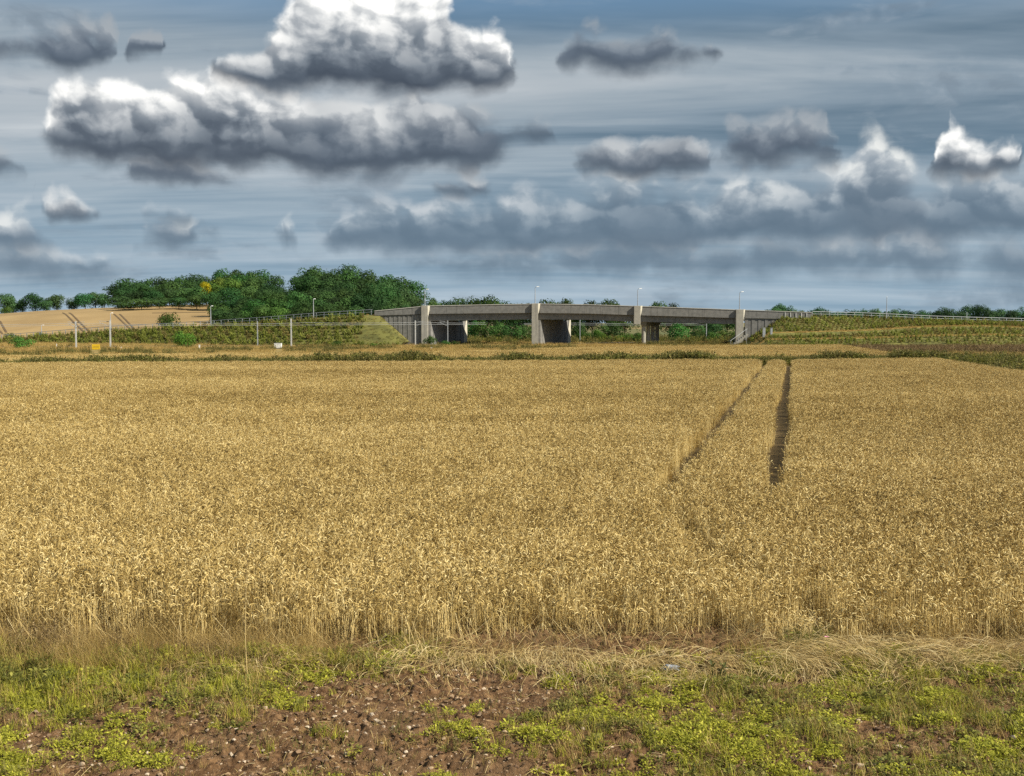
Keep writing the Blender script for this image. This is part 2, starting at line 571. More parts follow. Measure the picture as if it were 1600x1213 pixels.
M['pale_paint'] = mat_two('weathered_white_paint', (0.72, 0.72, 0.70), (0.82, 0.82, 0.80), 3.0, 0.5)
M['dark_steel'] = mat_two('dark_steel', (0.06, 0.06, 0.06), (0.10, 0.09, 0.08), 4.0, 0.6)
M['wood_post'] = mat_two('weathered_timber', (0.16, 0.13, 0.10), (0.26, 0.22, 0.17), 6.0, 0.9)
M['yellow_paint'] = mat_two('yellow_sign_paint', (0.75, 0.48, 0.02), (0.82, 0.54, 0.03), 3.0, 0.5)
M['asphalt'] = mat_two('asphalt', (0.045, 0.045, 0.047), (0.065, 0.064, 0.062), 6.0, 0.95)
M['ballast'] = mat_two('ballast', (0.16, 0.14, 0.12), (0.30, 0.27, 0.24), 9.0, 0.95, bump=0.6)
M['bark'] = mat_two('bark', (0.05, 0.04, 0.03), (0.10, 0.08, 0.06), 3.0, 0.95, bump=0.5)


# ------------------------------------------------------------------ instancing for uncountable plants (stuff)
def scatter(name, pts, rot, scl, idx, sources, label, cat):
    """one object whose points each carry one of the source plants"""
    col = bpy.data.collections.new(name + '_sources')
    names = []
    for i, me in enumerate(sources):
        o = bpy.data.objects.new('%s_source_%02d' % (name, i), me)
        col.objects.link(o)
    me = bpy.data.meshes.new(name)
    n = len(pts)
    me.vertices.add(n)
    me.vertices.foreach_set('co', np.asarray(pts, dtype=np.float32).ravel())
    a = me.attributes.new('rot', 'FLOAT_VECTOR', 'POINT'); a.data.foreach_set('vector', np.asarray(rot, dtype=np.float32).ravel())
    a = me.attributes.new('scl', 'FLOAT_VECTOR', 'POINT'); a.data.foreach_set('vector', np.asarray(scl, dtype=np.float32).ravel())
    a = me.attributes.new('pick', 'INT', 'POINT'); a.data.foreach_set('value', np.asarray(idx, dtype=np.int32).ravel())
    o = obj(name, me)
    ng = bpy.data.node_groups.new(name + '_nodes', 'GeometryNodeTree')
    ng.interface.new_socket('Geometry', in_out='INPUT', socket_type='NodeSocketGeometry')
    ng.interface.new_socket('Geometry', in_out='OUTPUT', socket_type='NodeSocketGeometry')
    N, L = ng.nodes, ng.links
    gi, go = N.new('NodeGroupInput'), N.new('NodeGroupOutput')
    ci = N.new('GeometryNodeCollectionInfo')
    ci.inputs['Collection'].default_value = col
    ci.inputs['Separate Children'].default_value = True
    ci.inputs['Reset Children'].default_value = True
    ip = N.new('GeometryNodeInstanceOnPoints')
    ip.inputs['Pick Instance'].default_value = True

    def named(nm, ty):
        x = N.new('GeometryNodeInputNamedAttribute'); x.data_type = ty; x.inputs['Name'].default_value = nm
        return x.outputs[0]
    L.new(gi.outputs[0], ip.inputs['Points'])
    L.new(ci.outputs[0], ip.inputs['Instance'])
    L.new(named('pick', 'INT'), ip.inputs['Instance Index'])
    L.new(named('rot', 'FLOAT_VECTOR'), ip.inputs['Rotation'])
    L.new(named('scl', 'FLOAT_VECTOR'), ip.inputs['Scale'])
    L.new(ip.outputs[0], go.inputs[0])
    md = o.modifiers.new('plants', 'NODES')
    md.node_group = ng
    return tag(o, label, cat, kind='stuff')


def jitter_grid(x0, x1, y0, y1, step, r=rng, jit=0.5):
    nx, ny = int((x1 - x0) / step) + 1, int((y1 - y0) / step) + 1
    gx, gy = np.meshgrid(x0 + np.arange(nx) * step, y0 + np.arange(ny) * step)
    gx = gx + (r.random(gx.shape) - 0.5) * 2 * jit * step
    gy = gy + (r.random(gy.shape) - 0.5) * 2 * jit * step
    return gx.ravel(), gy.ravel()


# ------------------------------------------------------------------ plant meshes
class Blades:
    """grass blades, stalks, ears: arrays of small ribbons and tubes with a tone per plant"""
    def __init__(self):
        self.V, self.Q, self.T, self.A, self.n = [], [], [], [], 0

    def ribbon(self, pts, widths, side, tone):
        pts = np.asarray(pts, dtype=float); side = np.asarray(side, dtype=float)
        w = np.asarray(widths, dtype=float)[:, None] * 0.5
        a, b = pts - side * w, pts + side * w
        k = len(pts)
        V = np.empty((2 * k, 3)); V[0::2] = a; V[1::2] = b
        i = np.arange(k - 1) * 2 + self.n
        self.Q.append(np.stack([i, i + 1, i + 3, i + 2], 1))
        self.V.append(V); self.A.append(np.full(2 * k, tone) if np.isscalar(tone) else np.repeat(tone, 2)); self.n += 2 * k

    def tube(self, pts, radii, tone, sides=3):
        pts = np.asarray(pts, dtype=float); k = len(pts)
        d = np.gradient(pts, axis=0); d /= np.linalg.norm(d, axis=1)[:, None] + 1e-9
        ref = np.array([0.31, 0.95, 0.05])
        a = np.cross(d, ref); a /= np.linalg.norm(a, axis=1)[:, None] + 1e-9
        b = np.cross(d, a)
        V = np.empty((k * sides, 3))
        for s in range(sides):
            th = 2 * math.pi * s / sides
            V[s::sides] = pts + (a * math.cos(th) + b * math.sin(th)) * np.asarray(radii)[:, None]
        q = []
        for i in range(k - 1):
            for s in range(sides):
                s2 = (s + 1) % sides
                q.append((i * sides + s, i * sides + s2, (i + 1) * sides + s2, (i + 1) * sides + s))
        self.Q.append(np.asarray(q) + self.n)
        self.V.append(V); self.A.append(np.full(k * sides, tone)); self.n += k * sides

    def mesh(self, name, mat, smooth=False):
        return mesh_np(name, np.concatenate(self.V), quads=np.concatenate(self.Q), mat=mat, attrs={'tone': np.concatenate(self.A)}, smooth=smooth)


def grass_tuft(name, mat, r, n=26, h=(0.10, 0.25), spread=0.06, lean=0.5, w=0.006, tone=(0.2, 0.9), seg=4):
    B = Blades()
    for _ in range(n):
        a = r.random() * 2 * math.pi
        rad = spread * math.sqrt(r.random())
        p0 = np.array([math.cos(a) * rad, math.sin(a) * rad, -0.01])
        az = r.random() * 2 * math.pi
        H = r.uniform(*h)
        ln = lean * r.uniform(0.3, 1.3)
        dirh = np.array([math.cos(az), math.sin(az), 0])
        t = np.linspace(0, 1, seg)
        pts = p0 + dirh * (ln * H * t ** 2)[:, None] + np.array([0, 0, 1.0]) * (H * (t - 0.35 * ln * t ** 2))[:, None]
        ww = w * r.uniform(0.7, 1.3) * (1 - t * 0.9)
        side = np.array([-math.sin(az + r.normal(0, .5)), math.cos(az), 0])
        B.ribbon(pts, ww, side / np.linalg.norm(side), r.uniform(*tone))
    return B.mesh(name, mat)


def leafy_weed(name, mat, r, n=40, h=0.08, rad=0.07, leaf=0.025, tone=(0.2, 0.9)):
    B = Blades()
    for _ in range(n):
        a = r.random() * 2 * math.pi
        rr = rad * math.sqrt(r.random())
        z = h * r.random() * (1 - 0.5 * rr / rad)
        c = np.array([math.cos(a) * rr, math.sin(a) * rr, z])
        az = a + r.normal(0, .8)
        tilt = r.uniform(-0.3, 0.9)
        L = leaf * r.uniform(0.6, 1.5)
        d = np.array([math.cos(az) * math.cos(tilt), math.sin(az) * math.cos(tilt), math.sin(tilt)])
        side = np.array([-math.sin(az), math.cos(az), r.normal(0, .3)]); side /= np.linalg.norm(side)
        pts = c + d * (np.array([0, 0.5, 1.0]) * L)[:, None]
        pts[2, 2] -= 0.2 * L
        B.ribbon(pts, np.array([0.15, 0.55, 0.05]) * L, side, r.uniform(*tone))
    for _ in range(max(3, n // 10)):
        a = r.random() * 6.283
        B.tube([(0, 0, -0.01), (math.cos(a) * rad * .4, math.sin(a) * rad * .4, h * .6), (math.cos(a) * rad * .7, math.sin(a) * rad * .7, h)], [0.002, 0.0015, 0.001], r.uniform(*tone))
    return B.mesh(name, mat)


def upright_weed(name, mat, r, n=14, h=(0.5, 1.2), rad=0.35, leaf=0.09, tone=(0.1, 0.9), per=14, sw=0.012):
    """tall stems with leaves up them"""
    B = Blades()
    for _ in range(n):
        a = r.random() * 6.283; rr = rad * math.sqrt(r.random())
        b = np.array([math.cos(a) * rr, math.sin(a) * rr, -0.03]); H = r.uniform(*h)
        ln = np.array([r.normal(0, .14), r.normal(0, .14), 0]) * H
        tn = r.uniform(*tone)
        t = np.linspace(0, 1, 4)
        pts = b + np.array([0, 0, 1.0]) * (H * t)[:, None] + ln * (t ** 2)[:, None]
        B.tube(pts, sw * (1 - 0.7 * t), tn)
        for _k in range(per):
            s = r.uniform(0.12, 1.0)
            c = b + np.array([0, 0, H * s]) + ln * s * s
            az = r.random() * 6.283; tilt = r.uniform(-0.4, 0.9); L = leaf * r.uniform(.5, 1.4) * (1.2 - .6 * s)
            d = np.array([math.cos(az) * math.cos(tilt), math.sin(az) * math.cos(tilt), math.sin(tilt)])
            side = np.array([-math.sin(az), math.cos(az), r.normal(0, .4)]); side /= np.linalg.norm(side)
            P3 = c + d * (np.array([0, .5, 1.0]) * L)[:, None]
            B.ribbon(P3, np.array([.2, .5, .08]) * L, side, float(np.clip(tn + r.normal(0, .12), 0, 1)))
    return B.mesh(name, mat)


# ------------------------------------------------------------------ the lie of the land
def hill(x, y):
    x = np.asarray(x, dtype=float); y = np.asarray(y, dtype=float)
    up = sm(y, 245, 440)
    side = 1 - sm(x, -75, 15)
    z = 11.8 * up * side
    z = z - 5.4 * up * (1 - sm(x, -235, -115))
    z = z * (1 - 0.55 * sm(y, 520, 1100))
    z = z + 1.5 * (fbm(x / 60, y / 60, 5, 3) - 0.5) * up * side
    far = sm(y, 320, 700) * (1 - (1 - sm(x, -75, 60)))
    return z + 2.6 * far + 9.0 * sm(y, 900, 3500) * (0.5 + 0.7 * fbm(x / 700, y / 700, 9, 3))


M['earth'] = mat_two('brown_earth', (0.065, 0.042, 0.015), (0.14, 0.095, 0.036), 1.2, 0.95, bump=0.5)
M['verge_ground'] = mat_two('dry_verge_turf', (0.20, 0.14, 0.045), (0.34, 0.24, 0.075), 0.5, 0.95, bump=0.5, c3=(0.11, 0.105, 0.028))

gx = np.concatenate([np.linspace(-4000, -420, 16)[:-1], np.linspace(-420, 300, 90)[:-1], np.linspace(300, 4000, 16)])
gy = np.concatenate([np.linspace(-60, 230, 20)[:-1], np.linspace(230, 620, 60)[:-1], np.linspace(620, 6000, 30)])
XX, YY = np.meshgrid(gx, gy)
ZZ = hill(XX, YY)
nx, ny = len(gx), len(gy)
ii = (np.arange(ny - 1)[:, None] * nx + np.arange(nx - 1)[None, :]).ravel()
Q = np.stack([ii, ii + 1, ii + nx + 1, ii + nx], 1)
M['far_land'] = mat_two('far_farmland', (0.16, 0.13, 0.05), (0.08, 0.10, 0.035), 0.02, 0.95, c3=(0.27, 0.19, 0.085))
me = mesh_np('ground', np.stack([XX.ravel(), YY.ravel(), ZZ.ravel()], 1), quads=Q, mat=M['earth'], smooth=True)
me.materials.append(M['verge_ground'])
me.materials.append(M['far_land'])
cx = XX[:-1, :-1].ravel(); cy = YY[:-1, :-1].ravel()
mi = np.where(cy > 300, 2, np.where(cy > 105, 1, 0)).astype(np.int32)
me.polygons.foreach_set('material_index', mi)
tag(obj('ground', me), 'brown earth and rough turf stretching to the horizon', 'ground', kind='structure')

# side boundary shared by both wheat fields
def side_x(y):
    return 37.0 + (np.asarray(y, dtype=float) - 79.6) * 0.18


# the tan stubble field on the hillside, with the sprayer's wheel lines
def hill_sheet(name, poly_px, rows, cols, lift, mat):
    pass


M['hill_crop'] = mat_two('tan_hill_crop', (0.26, 0.175, 0.075), (0.34, 0.235, 0.105), 0.05, 0.95, bump=0.3, c3=(0.23, 0.15, 0.062), stretch=(1.0, 0.5, 1.0))
u = np.linspace(0, 1, 60); v = np.linspace(0, 1, 44)
U, Vv = np.meshgrid(u, v)
YF = 262 + Vv * (452 - 262)
XL = -0.56 * YF - 30
XR = -0.268 * YF - 2.0
XF = XL + U * (XR - XL)
ZF = hill(XF, YF) + 0.35
ii = (np.arange(43)[:, None] * 60 + np.arange(59)[None, :]).ravel()
me = mesh_np('hillside_field', np.stack([XF.ravel(), YF.ravel(), ZF.ravel()], 1), quads=np.stack([ii, ii + 1, ii + 61, ii + 60], 1), mat=M['hill_crop'], smooth=True)
tag(obj('field', me), 'tan ripe crop field on the hillside below the wood', 'field', kind='structure')


def ray_ground(px, py, y0=250, y1=520, lift=0.35):
    ys = np.linspace(y0, y1, 900)
    a, b = sight(px, py)
    dz = CAM_H + b * ys - hill(a * ys, ys) - lift
    k = np.where(dz < 0)[0]
    if len(k) == 0:
        yy = y1
    else:
        yy = ys[k[0]]
    return a * yy, yy


M['wheel_line'] = mat_two('bare_wheel_line', (0.10, 0.066, 0.032), (0.15, 0.10, 0.05), 0.6, 0.95)


def wheel_line(px0, py0, px1, py1, w=0.9):
    x0, y0 = ray_ground(px0, py0); x1, y1 = ray_ground(px1, py1)
    n = 16
    xs, ys = np.linspace(x0, x1, n), np.linspace(y0, y1, n)
    dx, dy = x1 - x0, y1 - y0
    L = math.hypot(dx, dy) + 1e-6
    nxv, nyv = -dy / L * w / 2, dx / L * w / 2
    A = np.stack([xs - nxv, ys - nyv, hill(xs - nxv, ys - nyv) + 0.42], 1)
    Bq = np.stack([xs + nxv, ys + nyv, hill(xs + nxv, ys + nyv) + 0.42], 1)
    V = np.empty((2 * n, 3)); V[0::2] = A; V[1::2] = Bq
    i = np.arange(n - 1) * 2
    o = obj('path', mesh_np('wheel_track', V, quads=np.stack([i, i + 1, i + 3, i + 2], 1), mat=M['wheel_line']))
    return o


LINES = [((98, 489), (131, 519)), ((108, 489), (140, 519)), ((178, 491), (204, 515)), ((187, 491), (211, 515)), ((0, 502), (10, 520)), ((-4, 514), (4, 522)),
         ((238, 489.5), (322, 488.5))]
for k, (a_, b_) in enumerate(LINES):
    o = wheel_line(*a_, *b_, w=0.55 if k < 6 else 1.6)
    tag(o, ['left line of the middle pair of dark wheel tracks in the tan hillside field', 'right line of the middle pair of dark wheel tracks in the tan hillside field', 'left line of the wheel track pair nearest the olive bush on the hillside', 'right line of the wheel track pair nearest the olive bush on the hillside', 'upper dark wheel track at the picture edge of the tan field', 'lower dark wheel track at the picture edge of the tan field', 'level dark track across the tan field under the wood'][k], 'track', 'wheel tracks in the hillside field', kind='structure')

# ------------------------------------------------------------------ road embankments
M['bank_turf'] = mat_two('bank_turf', (0.075, 0.075, 0.020), (0.14, 0.135, 0.034), 0.35, 0.95, bump=0.4, c3=(0.15, 0.14, 0.038), stretch=(1, 1, 1))
M['bank_dry'] = mat_two('dry_bank_grass', (0.30, 0.21, 0.055), (0.40, 0.29, 0.085), 0.6, 0.95, bump=0.4)

# crest of the road line: px, Y of the near edge, z
L_CREST = [(-260, 258, -0.15), (-120, 250, 0.3), (0, 240, Z_of(531, 240)), (90, 236, Z_of(524, 236)), (175, 232, Z_of(517.5, 232)), (250, 229, Z_of(513.5, 229)), (331, 225, Z_of(509, 225)),
           (420, 221, Z_of(503, 221)), (500, 218, Z_of(496.5, 218)), (588, 215.4, Z_of(491.5, 215.4)), (640, 215.4, Z_of(490, 215.4))]
R_CREST = [(1146, 215.4, Z_of(494.8, 215.4)), (1268, 216, Z_of(494.5, 216)), (1340, 219, Z_of(496, 219)), (1400, 221, Z_of(498.5, 221)), (1450, 223, Z_of(501, 223)),
           (1500, 225, Z_of(502.5, 225)), (1600, 230, Z_of(505, 230)), (1760, 238, Z_of(508, 238)), (1950, 250, 2.0)]


def interp_crest(cr, n):
    px = np.array([c[0] for c in cr], float); Yc = np.array([c[1] for c in cr], float); Zc = np.array([c[2] for c in cr], float)
    p = np.linspace(px[0], px[-1], n)
    return p, np.interp(p, px, Yc), np.interp(p, px, Zc)


def loft(rows_fn, n, m, name, mat, mats=None, mid=None):
    pass


def sheet(name, G, mat, extra=(), mid=None, smooth=True):
    """G: array (rows, cols, 3)"""
    r_, c_, _ = G.shape
    ii = (np.arange(r_ - 1)[:, None] * c_ + np.arange(c_ - 1)[None, :]).ravel()
    me = mesh_np(name, G.reshape(-1, 3), quads=np.stack([ii, ii + 1, ii + c_ + 1, ii + c_], 1), mat=mat, smooth=smooth)
    for e in extra:
        me.materials.append(e)
    if mid is not None:
        me.polygons.foreach_set('material_index', np.asarray(mid, dtype=np.int32).ravel())
    return me


ROADW = 10.6
# left bank: foot, slope, crest, road, back slope
pL, YL, ZL = interp_crest(L_CREST, 80)
XLc = X_of(pL, YL)
stepsL = np.linspace(0, 1, 14)


def left_slope(i, s):
    """a point on the near slope of the left bank; s = 0 at the foot, 1 at the crest"""
    # the slope is cut off by the wing wall and falls away round its end
    foot = YL[i] - 1.0 - 2.35 * max(ZL[i], 0.05)
    y = foot + (YL[i] - foot) * s
    z = -0.15 + (ZL[i] + 0.15) * s
    return np.array([X_of(pL[i], YL[i]) + 0 * s, y, z])


G = np.zeros((len(stepsL) + 4, len(pL), 3))
for i in range(len(pL)):
    for j, s in enumerate(stepsL):
        p = left_slope(i, s)
        if 0 < s < 1:
            p[2] += 0.25 * (float(fbm(p[0] / 4, p[1] / 3, 3, 3)) - 0.5)
        G[j, i] = p
    G[14, i] = (XLc[i], YL[i] + 0.8, ZL[i] + 0.02)
    G[15, i] = (XLc[i], YL[i] + ROADW, ZL[i] + 0.02)
    G[16, i] = (XLc[i], YL[i] + ROADW + 0.8, ZL[i])
    G[17, i] = (XLc[i], YL[i] + ROADW + 1.0 + 2.2 * max(ZL[i], 0.05), -0.2)
# round off the end beside the wing wall: columns past the wall's top corner fall to the wall's foot
for i in range(len(pL)):
    if pL[i] > 592:
        f = (pL[i] - 592) / (648 - 592)
        for j, s in enumerate(stepsL):
            zmax = max(-0.15, (ZL[i]) * (1 - f * 1.02))
            p = left_slope(i, s)
            z = min(p[2], zmax)
            G[j, i] = (p[0], p[1], z)
        G[13, i, 1] = 215.32
midL = np.zeros((17, 79), dtype=int)
midL[14:15, :] = 0
me = sheet('embankment', G, M['bank_turf'], (M['bank_dry'],), None)
tag(obj('embankment', me), 'green planted bank carrying the road up to the bridge from the hillside', 'embankment', kind='structure')

# right bank with a bench that climbs along it
pR, YR, ZR = interp_crest(R_CREST, 80)
XRc = X_of(pR, YR)


def bench_z(px):
    return np.interp(px, [1150, 1180, 1330, 1420, 1500, 1600, 1800], [2.4, 2.5, 3.0, 3.7, 3.9, 3.5, 3.2])


def right_section(i):
    """(y, z, zone) from the foot to the crest"""
    zc, yc = ZR[i], YR[i]
    zb = min(float(bench_z(pR[i])), zc - 0.25)
    yb1 = yc - 2.4 * (zc - zb) - 0.4          # top edge of the bench
    yb0 = yb1 - 2.6                            # front edge
    zl = 0.55 * zb
    yl1 = yb0 - 2.6 * (zb - zl)
    yl0 = yl1 - 2.2
    yf = yl0 - 2.8 * zl - 1.0
    return [(yf - 6, -0.2), (yf, 0.0), (yl0, zl * 0.93), (yl1, zl), (yb0, zb * 0.96), (yb1, zb), (yc, zc)]


def right_point(i, k, s):
    S = right_section(i)
    (y0, z0), (y1, z1) = S[k], S[k + 1]
    return np.array([XRc[i], y0 + (y1 - y0) * s, z0 + (z1 - z0) * s])


rows = []
mids = []
for k in range(6):
    for s in (0.0, 0.25, 0.5, 0.75):
        rows.append([right_point(i, k, s) for i in range(80)])
        mids.append(1 if k in (0, 2, 4) else 0)
rows.append([right_point(i, 5, 1.0) for i in range(80)])
for off, dz_ in ((0.8, 0.02), (ROADW, 0.02), (ROADW + 0.8, 0.0)):
    rows.append([np.array([XRc[i], YR[i] + off, ZR[i] + dz_]) for i in range(80)])
rows.append([np.array([XRc[i], YR[i] + ROADW + 1 + 2.2 * max(ZR[i], .05), -0.2]) for i in range(80)])
mids += [0, 0, 0, 0]
G = np.array(rows)
for j in range(G.shape[0]):
    if j < 24:
        G[j, :, 2] += 0.28 * (fbm(G[j, :, 0] / 4, G[j, :, 1] / 3, 31, 3) - 0.5)
# the near end drops away beside the last pier
for i in range(80):
    f = np.clip((1228 - pR[i]) / (1228 - 1150), 0, 1)
    if f > 0:
        G[:25, i, 2] = np.minimum(G[:25, i, 2], 5.8 * (1 - f) - 0.25 * f)
        G[24, i, 1] = min(G[24, i, 1], 215.14)
    f = np.clip((1196 - pR[i]) / (1196 - 1148), 0, 1)
    if f > 0:
        G[25:, i, 2] = np.minimum(G[25:, i, 2], 5.4 * (1 - f) - 0.25 * f)
mid = np.repeat(np.array(mids[:G.shape[0] - 1])[:, None], 79, axis=1)
me = sheet('embankment', G, M['bank_turf'], (M['bank_dry'],), mid)
tag(obj('embankment', me), 'terraced bank with dry grass benches carrying the road down from the bridge', 'embankment', kind='structure')

# the carriageway: one strip over both banks and the bridge
BR_TOP = [(585, 486.8), (668, 478.8), (760, 477), (838, 475.6), (920, 476.8), (995, 479.2), (1075, 482), (1155, 485), (1268, 489)]
BY = 215.0


def br_top(px):
    return Z_of(np.interp(px, [p[0] for p in BR_TOP], [p[1] for p in BR_TOP]), BY) if np.isscalar(px) else np.array([br_top(float(q)) for q in px])


pts = [(pL[i], YL[i], ZL[i] + 0.06) for i in range(0, 72)] + [(q, BY + 0.4, br_top(q) - 1.35) for q in np.linspace(600, 1255, 40)] + [(pR[i], YR[i], ZR[i] + 0.06) for i in range(15, 80)]
A = np.array([[(X_of(p, y)), y + 1.0, z] for p, y, z in pts]); Bq = np.array([[(X_of(p, y)), y + ROADW - 1.2, z] for p, y, z in pts])
me = sheet('road', np.stack([A, Bq]), M['asphalt'])
tag(obj('road', me), 'asphalt road running over the banks and the bridge', 'road', kind='structure')

# railway bed, in a shallow dip, passing under the bridge
RAIL = [(-170, 168), (-100, 190), (-20, 212), (16, 228), (45, 262), (90, 330), (150, 440)]


def rail_xy(s):
    k = np.linspace(0, 1, len(RAIL))
    return np.interp(s, k, [p[0] for p in RAIL]), np.interp(s, k, [p[1] for p in RAIL])


ss = np.linspace(0, 1, 60)
rx, ry = rail_xy(ss)
tx, ty = np.gradient(rx), np.gradient(ry)
tl = np.hypot(tx, ty); nxr, nyr = -ty / tl, tx / tl
offs = [(-5.2, 0.01), (-4.2, 0.06), (4.2, 0.06), (5.2, 0.01)]
G = np.stack([np.stack([rx + nxr * o_, ry + nyr * o_, np.full(60, z_)], 1) for o_, z_ in offs])
tag(obj('railway_bed', sheet('railway_bed', G, M['ballast'])), 'stone ballast bed of the railway passing under the bridge', 'railway', kind='structure')
for k, o_ in enumerate((-3.2, -1.76, 1.76, 3.2)):
    mb = MB()
    mb.tube([(rx[i] + nxr[i] * o_, ry[i] + nyr[i] * o_, 0.12) for i in range(60)], 0.06, 4)
    o = mb.build('rail', M['dark_steel'])
    tag(o, ['nearest', 'second', 'third', 'farthest'][k] + ' steel rail on the ballast under the bridge', 'rail', 'railway rails')
# ------------------------------------------------------------------ wheat
STRAW = [(0.0, (0.080, 0.052, 0.015)), (0.3, (0.27, 0.182, 0.056)), (0.6, (0.51, 0.368, 0.126)), (0.85, (0.72, 0.56, 0.236)), (1.0, (0.84, 0.70, 0.36))]
M['wheat'] = mat_plant('ripe_wheat', STRAW, trans=0.24, rough=0.6, posvar=(1.0, 0.26, (0.03, 0.11, 0.0)))  # stretched tone noise paints soft shade bands into the crop colour


def wheat_clump(name, r, n, rad, lod, hmean=0.67):
    B = Blades()
    for _ in range(n):
        a = r.random() * 6.283; rr = rad * math.sqrt(r.random())
        b = np.array([math.cos(a) * rr, math.sin(a) * rr, 0.0])
        H = hmean * float(np.clip(r.normal(1, 0.075), 0.72, 1.16))
        az = r.normal(2.6, 1.5)
        dh = np.array([math.cos(az), math.sin(az), 0.0]); up = np.array([0, 0, 1.0])
        lean = r.normal(0.0, 0.06) + 0.03
        tone = float(np.clip(r.normal(0.54, 0.23), 0.02, 1))
        if lod == 0:
            tt = np.array([0, .35, .7, .93, 1.0])
            st = b + up * (H * tt)[:, None] + dh * (lean * H * tt ** 2)[:, None]
            st[-1] += dh * 0.012 - up * 0.004
            B.tube(st, [0.0028, 0.0026, 0.0023, 0.002, 0.002], min(1, tone + 0.24))
        else:
            tt = np.array([0.25, 1.0])
            st = b + up * (H * tt)[:, None] + dh * (lean * H * tt ** 2)[:, None]
            side = np.array([1.0, 0.2 * r.normal(), 0])
            B.ribbon(st, [0.006, 0.005], side, min(1, tone + 0.06))
        # the ear nods over
        droop = r.uniform(0.5, 2.6)
        L = r.uniform(0.062, 0.088)
        k = 5 if lod == 0 else 4
        ang0 = r.uniform(0.1, 0.5)
        pts = [st[-1]]
        for j in range(1, k):
            th = ang0 + droop * (j / (k - 1)) ** 0.8
            pts.append(pts[-1] + (dh * math.sin(th) + up * math.cos(th)) * L / (k - 1))
        pts = np.array(pts)
        et = float(np.clip(tone + r.normal(0.04, 0.12), 0, 1))
        if lod == 0:
            B.tube(pts, [0.0028, 0.0072, 0.0076, 0.006, 0.002], et, sides=4)
        else:
            B.tube(pts, [0.003, 0.0082, 0.0078, 0.0022], et, sides=3)
        # a dry leaf or two
        nl = (2 if r.random() < .6 else 1) if lod == 0 else (1 if r.random() < .45 else 0)
        for _k in range(nl):
            s = r.uniform(0.3, 0.85)
            c = b + up * H * s + dh * lean * H * s * s
            la = r.random() * 6.283; ld = np.array([math.cos(la), math.sin(la), 0])
            LL = r.uniform(0.10, 0.2)
            t3 = np.array([0, .35, .7, 1.0])
            P3 = c + ld * (LL * 0.75 * t3)[:, None] + up * (LL * (0.55 * t3 - 1.15 * t3 ** 2))[:, None]
            sd = np.array([-math.sin(la), math.cos(la), r.normal(0, .4)]); sd /= np.linalg.norm(sd)
            B.ribbon(P3, np.array([0.006, .009, .007, .001]), sd, float(np.clip(tone + r.normal(-0.08, .12), 0, 1)))
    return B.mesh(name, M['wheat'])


r_ = np.random.default_rng(21)
W_NEAR = [wheat_clump('wheat_near_%d' % k, r_, 30, 0.19, 0) for k in range(8)]
W_FAR = [wheat_clump('wheat_far_%d' % k, r_, 95, 0.36, 1) for k in range(6)]
W_DIST = [wheat_clump('wheat_distant_%d' % k, r_, 170, 0.62, 1) for k in range(4)]


def front_edge(x):
    x = np.asarray(x, dtype=float)
    return 13.3 + 0.16 * np.sin(x * 0.9 + 1) + 0.25 * (fbm(x / 1.3, x * 0 + 3, 4, 3) - 0.5) - 0.12 * sm(x, 2, 7) + 0.25 * (1 - sm(x, -6.5, -3))


def track_dist(x, y):
    """distance to the two sprayer wheelings and the faint turning line on the headland"""
    c = math.cos(math.atan(0.257))
    wob = 0.06 * np.sin(y * 0.35) + 0.04 * np.sin(y * 0.9 + 1)
    d1 = np.abs(x - (3.03 + 0.2585 * (y - 22.6)) - wob) * c
    d2 = np.abs(x - (5.40 + 0.2560 * (y - 22.6)) - wob) * c
    on = (y > 22.4)
    d = np.where(on, np.minimum(d1 - 0.005, d2 - 0.01) + 0.15 * (1 - sm(y, 22.4, 30.0)), 9.0)
    hx = np.interp(y, [13.4, 14.2, 15.2, 16.3, 19.1, 21.0], [3.75, 3.66, 3.40, 3.04, 3.10, 3.0])
    dh = np.where((y < 20.6), np.abs(x - hx), 9.0)
    return d, dh


def wheat_points(y0, y1, step, r, margin=3.0):
    x, y = jitter_grid(-0.49 * y1 - margin, 0.49 * y1 + margin, y0, y1, step, r, 0.46)
    keep = (np.abs(x) < 0.49 * y + margin) & (x < side_x(y)) & (y > front_edge(x))
    return x[keep], y[keep]


r_ = np.random.default_rng(5)
PX, PY, PI_, SC_, ROT = [], [], [], [], []


def add_wheat(x, y, base, count, r, far=False, wide=False):
    n = len(x)
    d, dh = track_dist(x, y)
    reach = 0.385 if not far else 0.42
    keep = d > reach
    h = 1.0 + 0.16 * (fbm(x / 5.0, y / 5.0, 40, 3) - 0.5) + 0.10 * (fbm(x / 0.8, y / 0.8, 60, 2) - 0.5)
    h = h * (1 - 0.5 * np.exp(-(dh / 0.2) ** 2) * sm(fbm(y / 1.2, x * 0, 71, 2), .25, .55))
    h = h * np.where(d < reach + 0.35, 0.93, 1.0)
    h = h * r.uniform(0.95, 1.05, n)
    # the outermost rows are thinner and shorter
    e = y - front_edge(x)
    h = h * (0.72 + 0.28 * sm(e, 0.0, 0.9))
    w = np.full(n, 1.0)
    rot = np.stack([r.normal(0, .05, n), r.normal(0, .05, n), r.random(n) * 6.283], 1)
    PX.append(np.stack([x, y, np.zeros(n)], 1)[keep]); PI_.append((base + r.integers(0, count, n))[keep])
    SC_.append(np.stack([w, w, h], 1)[keep]); ROT.append(rot[keep])


x, y = wheat_points(12.8, 36.0, 0.26, r_)
add_wheat(x, y, 0, 8, r_)
x, y = wheat_points(36.0, 112.0, 0.56, r_, 4.0)
far_edge = np.interp(800 + F * x / y, [-100, 0, 600, 1200, 1460, 1600], [95, 96, 101, 105, 110, 112])
k = y < far_edge
x, y = x[k], y[k]
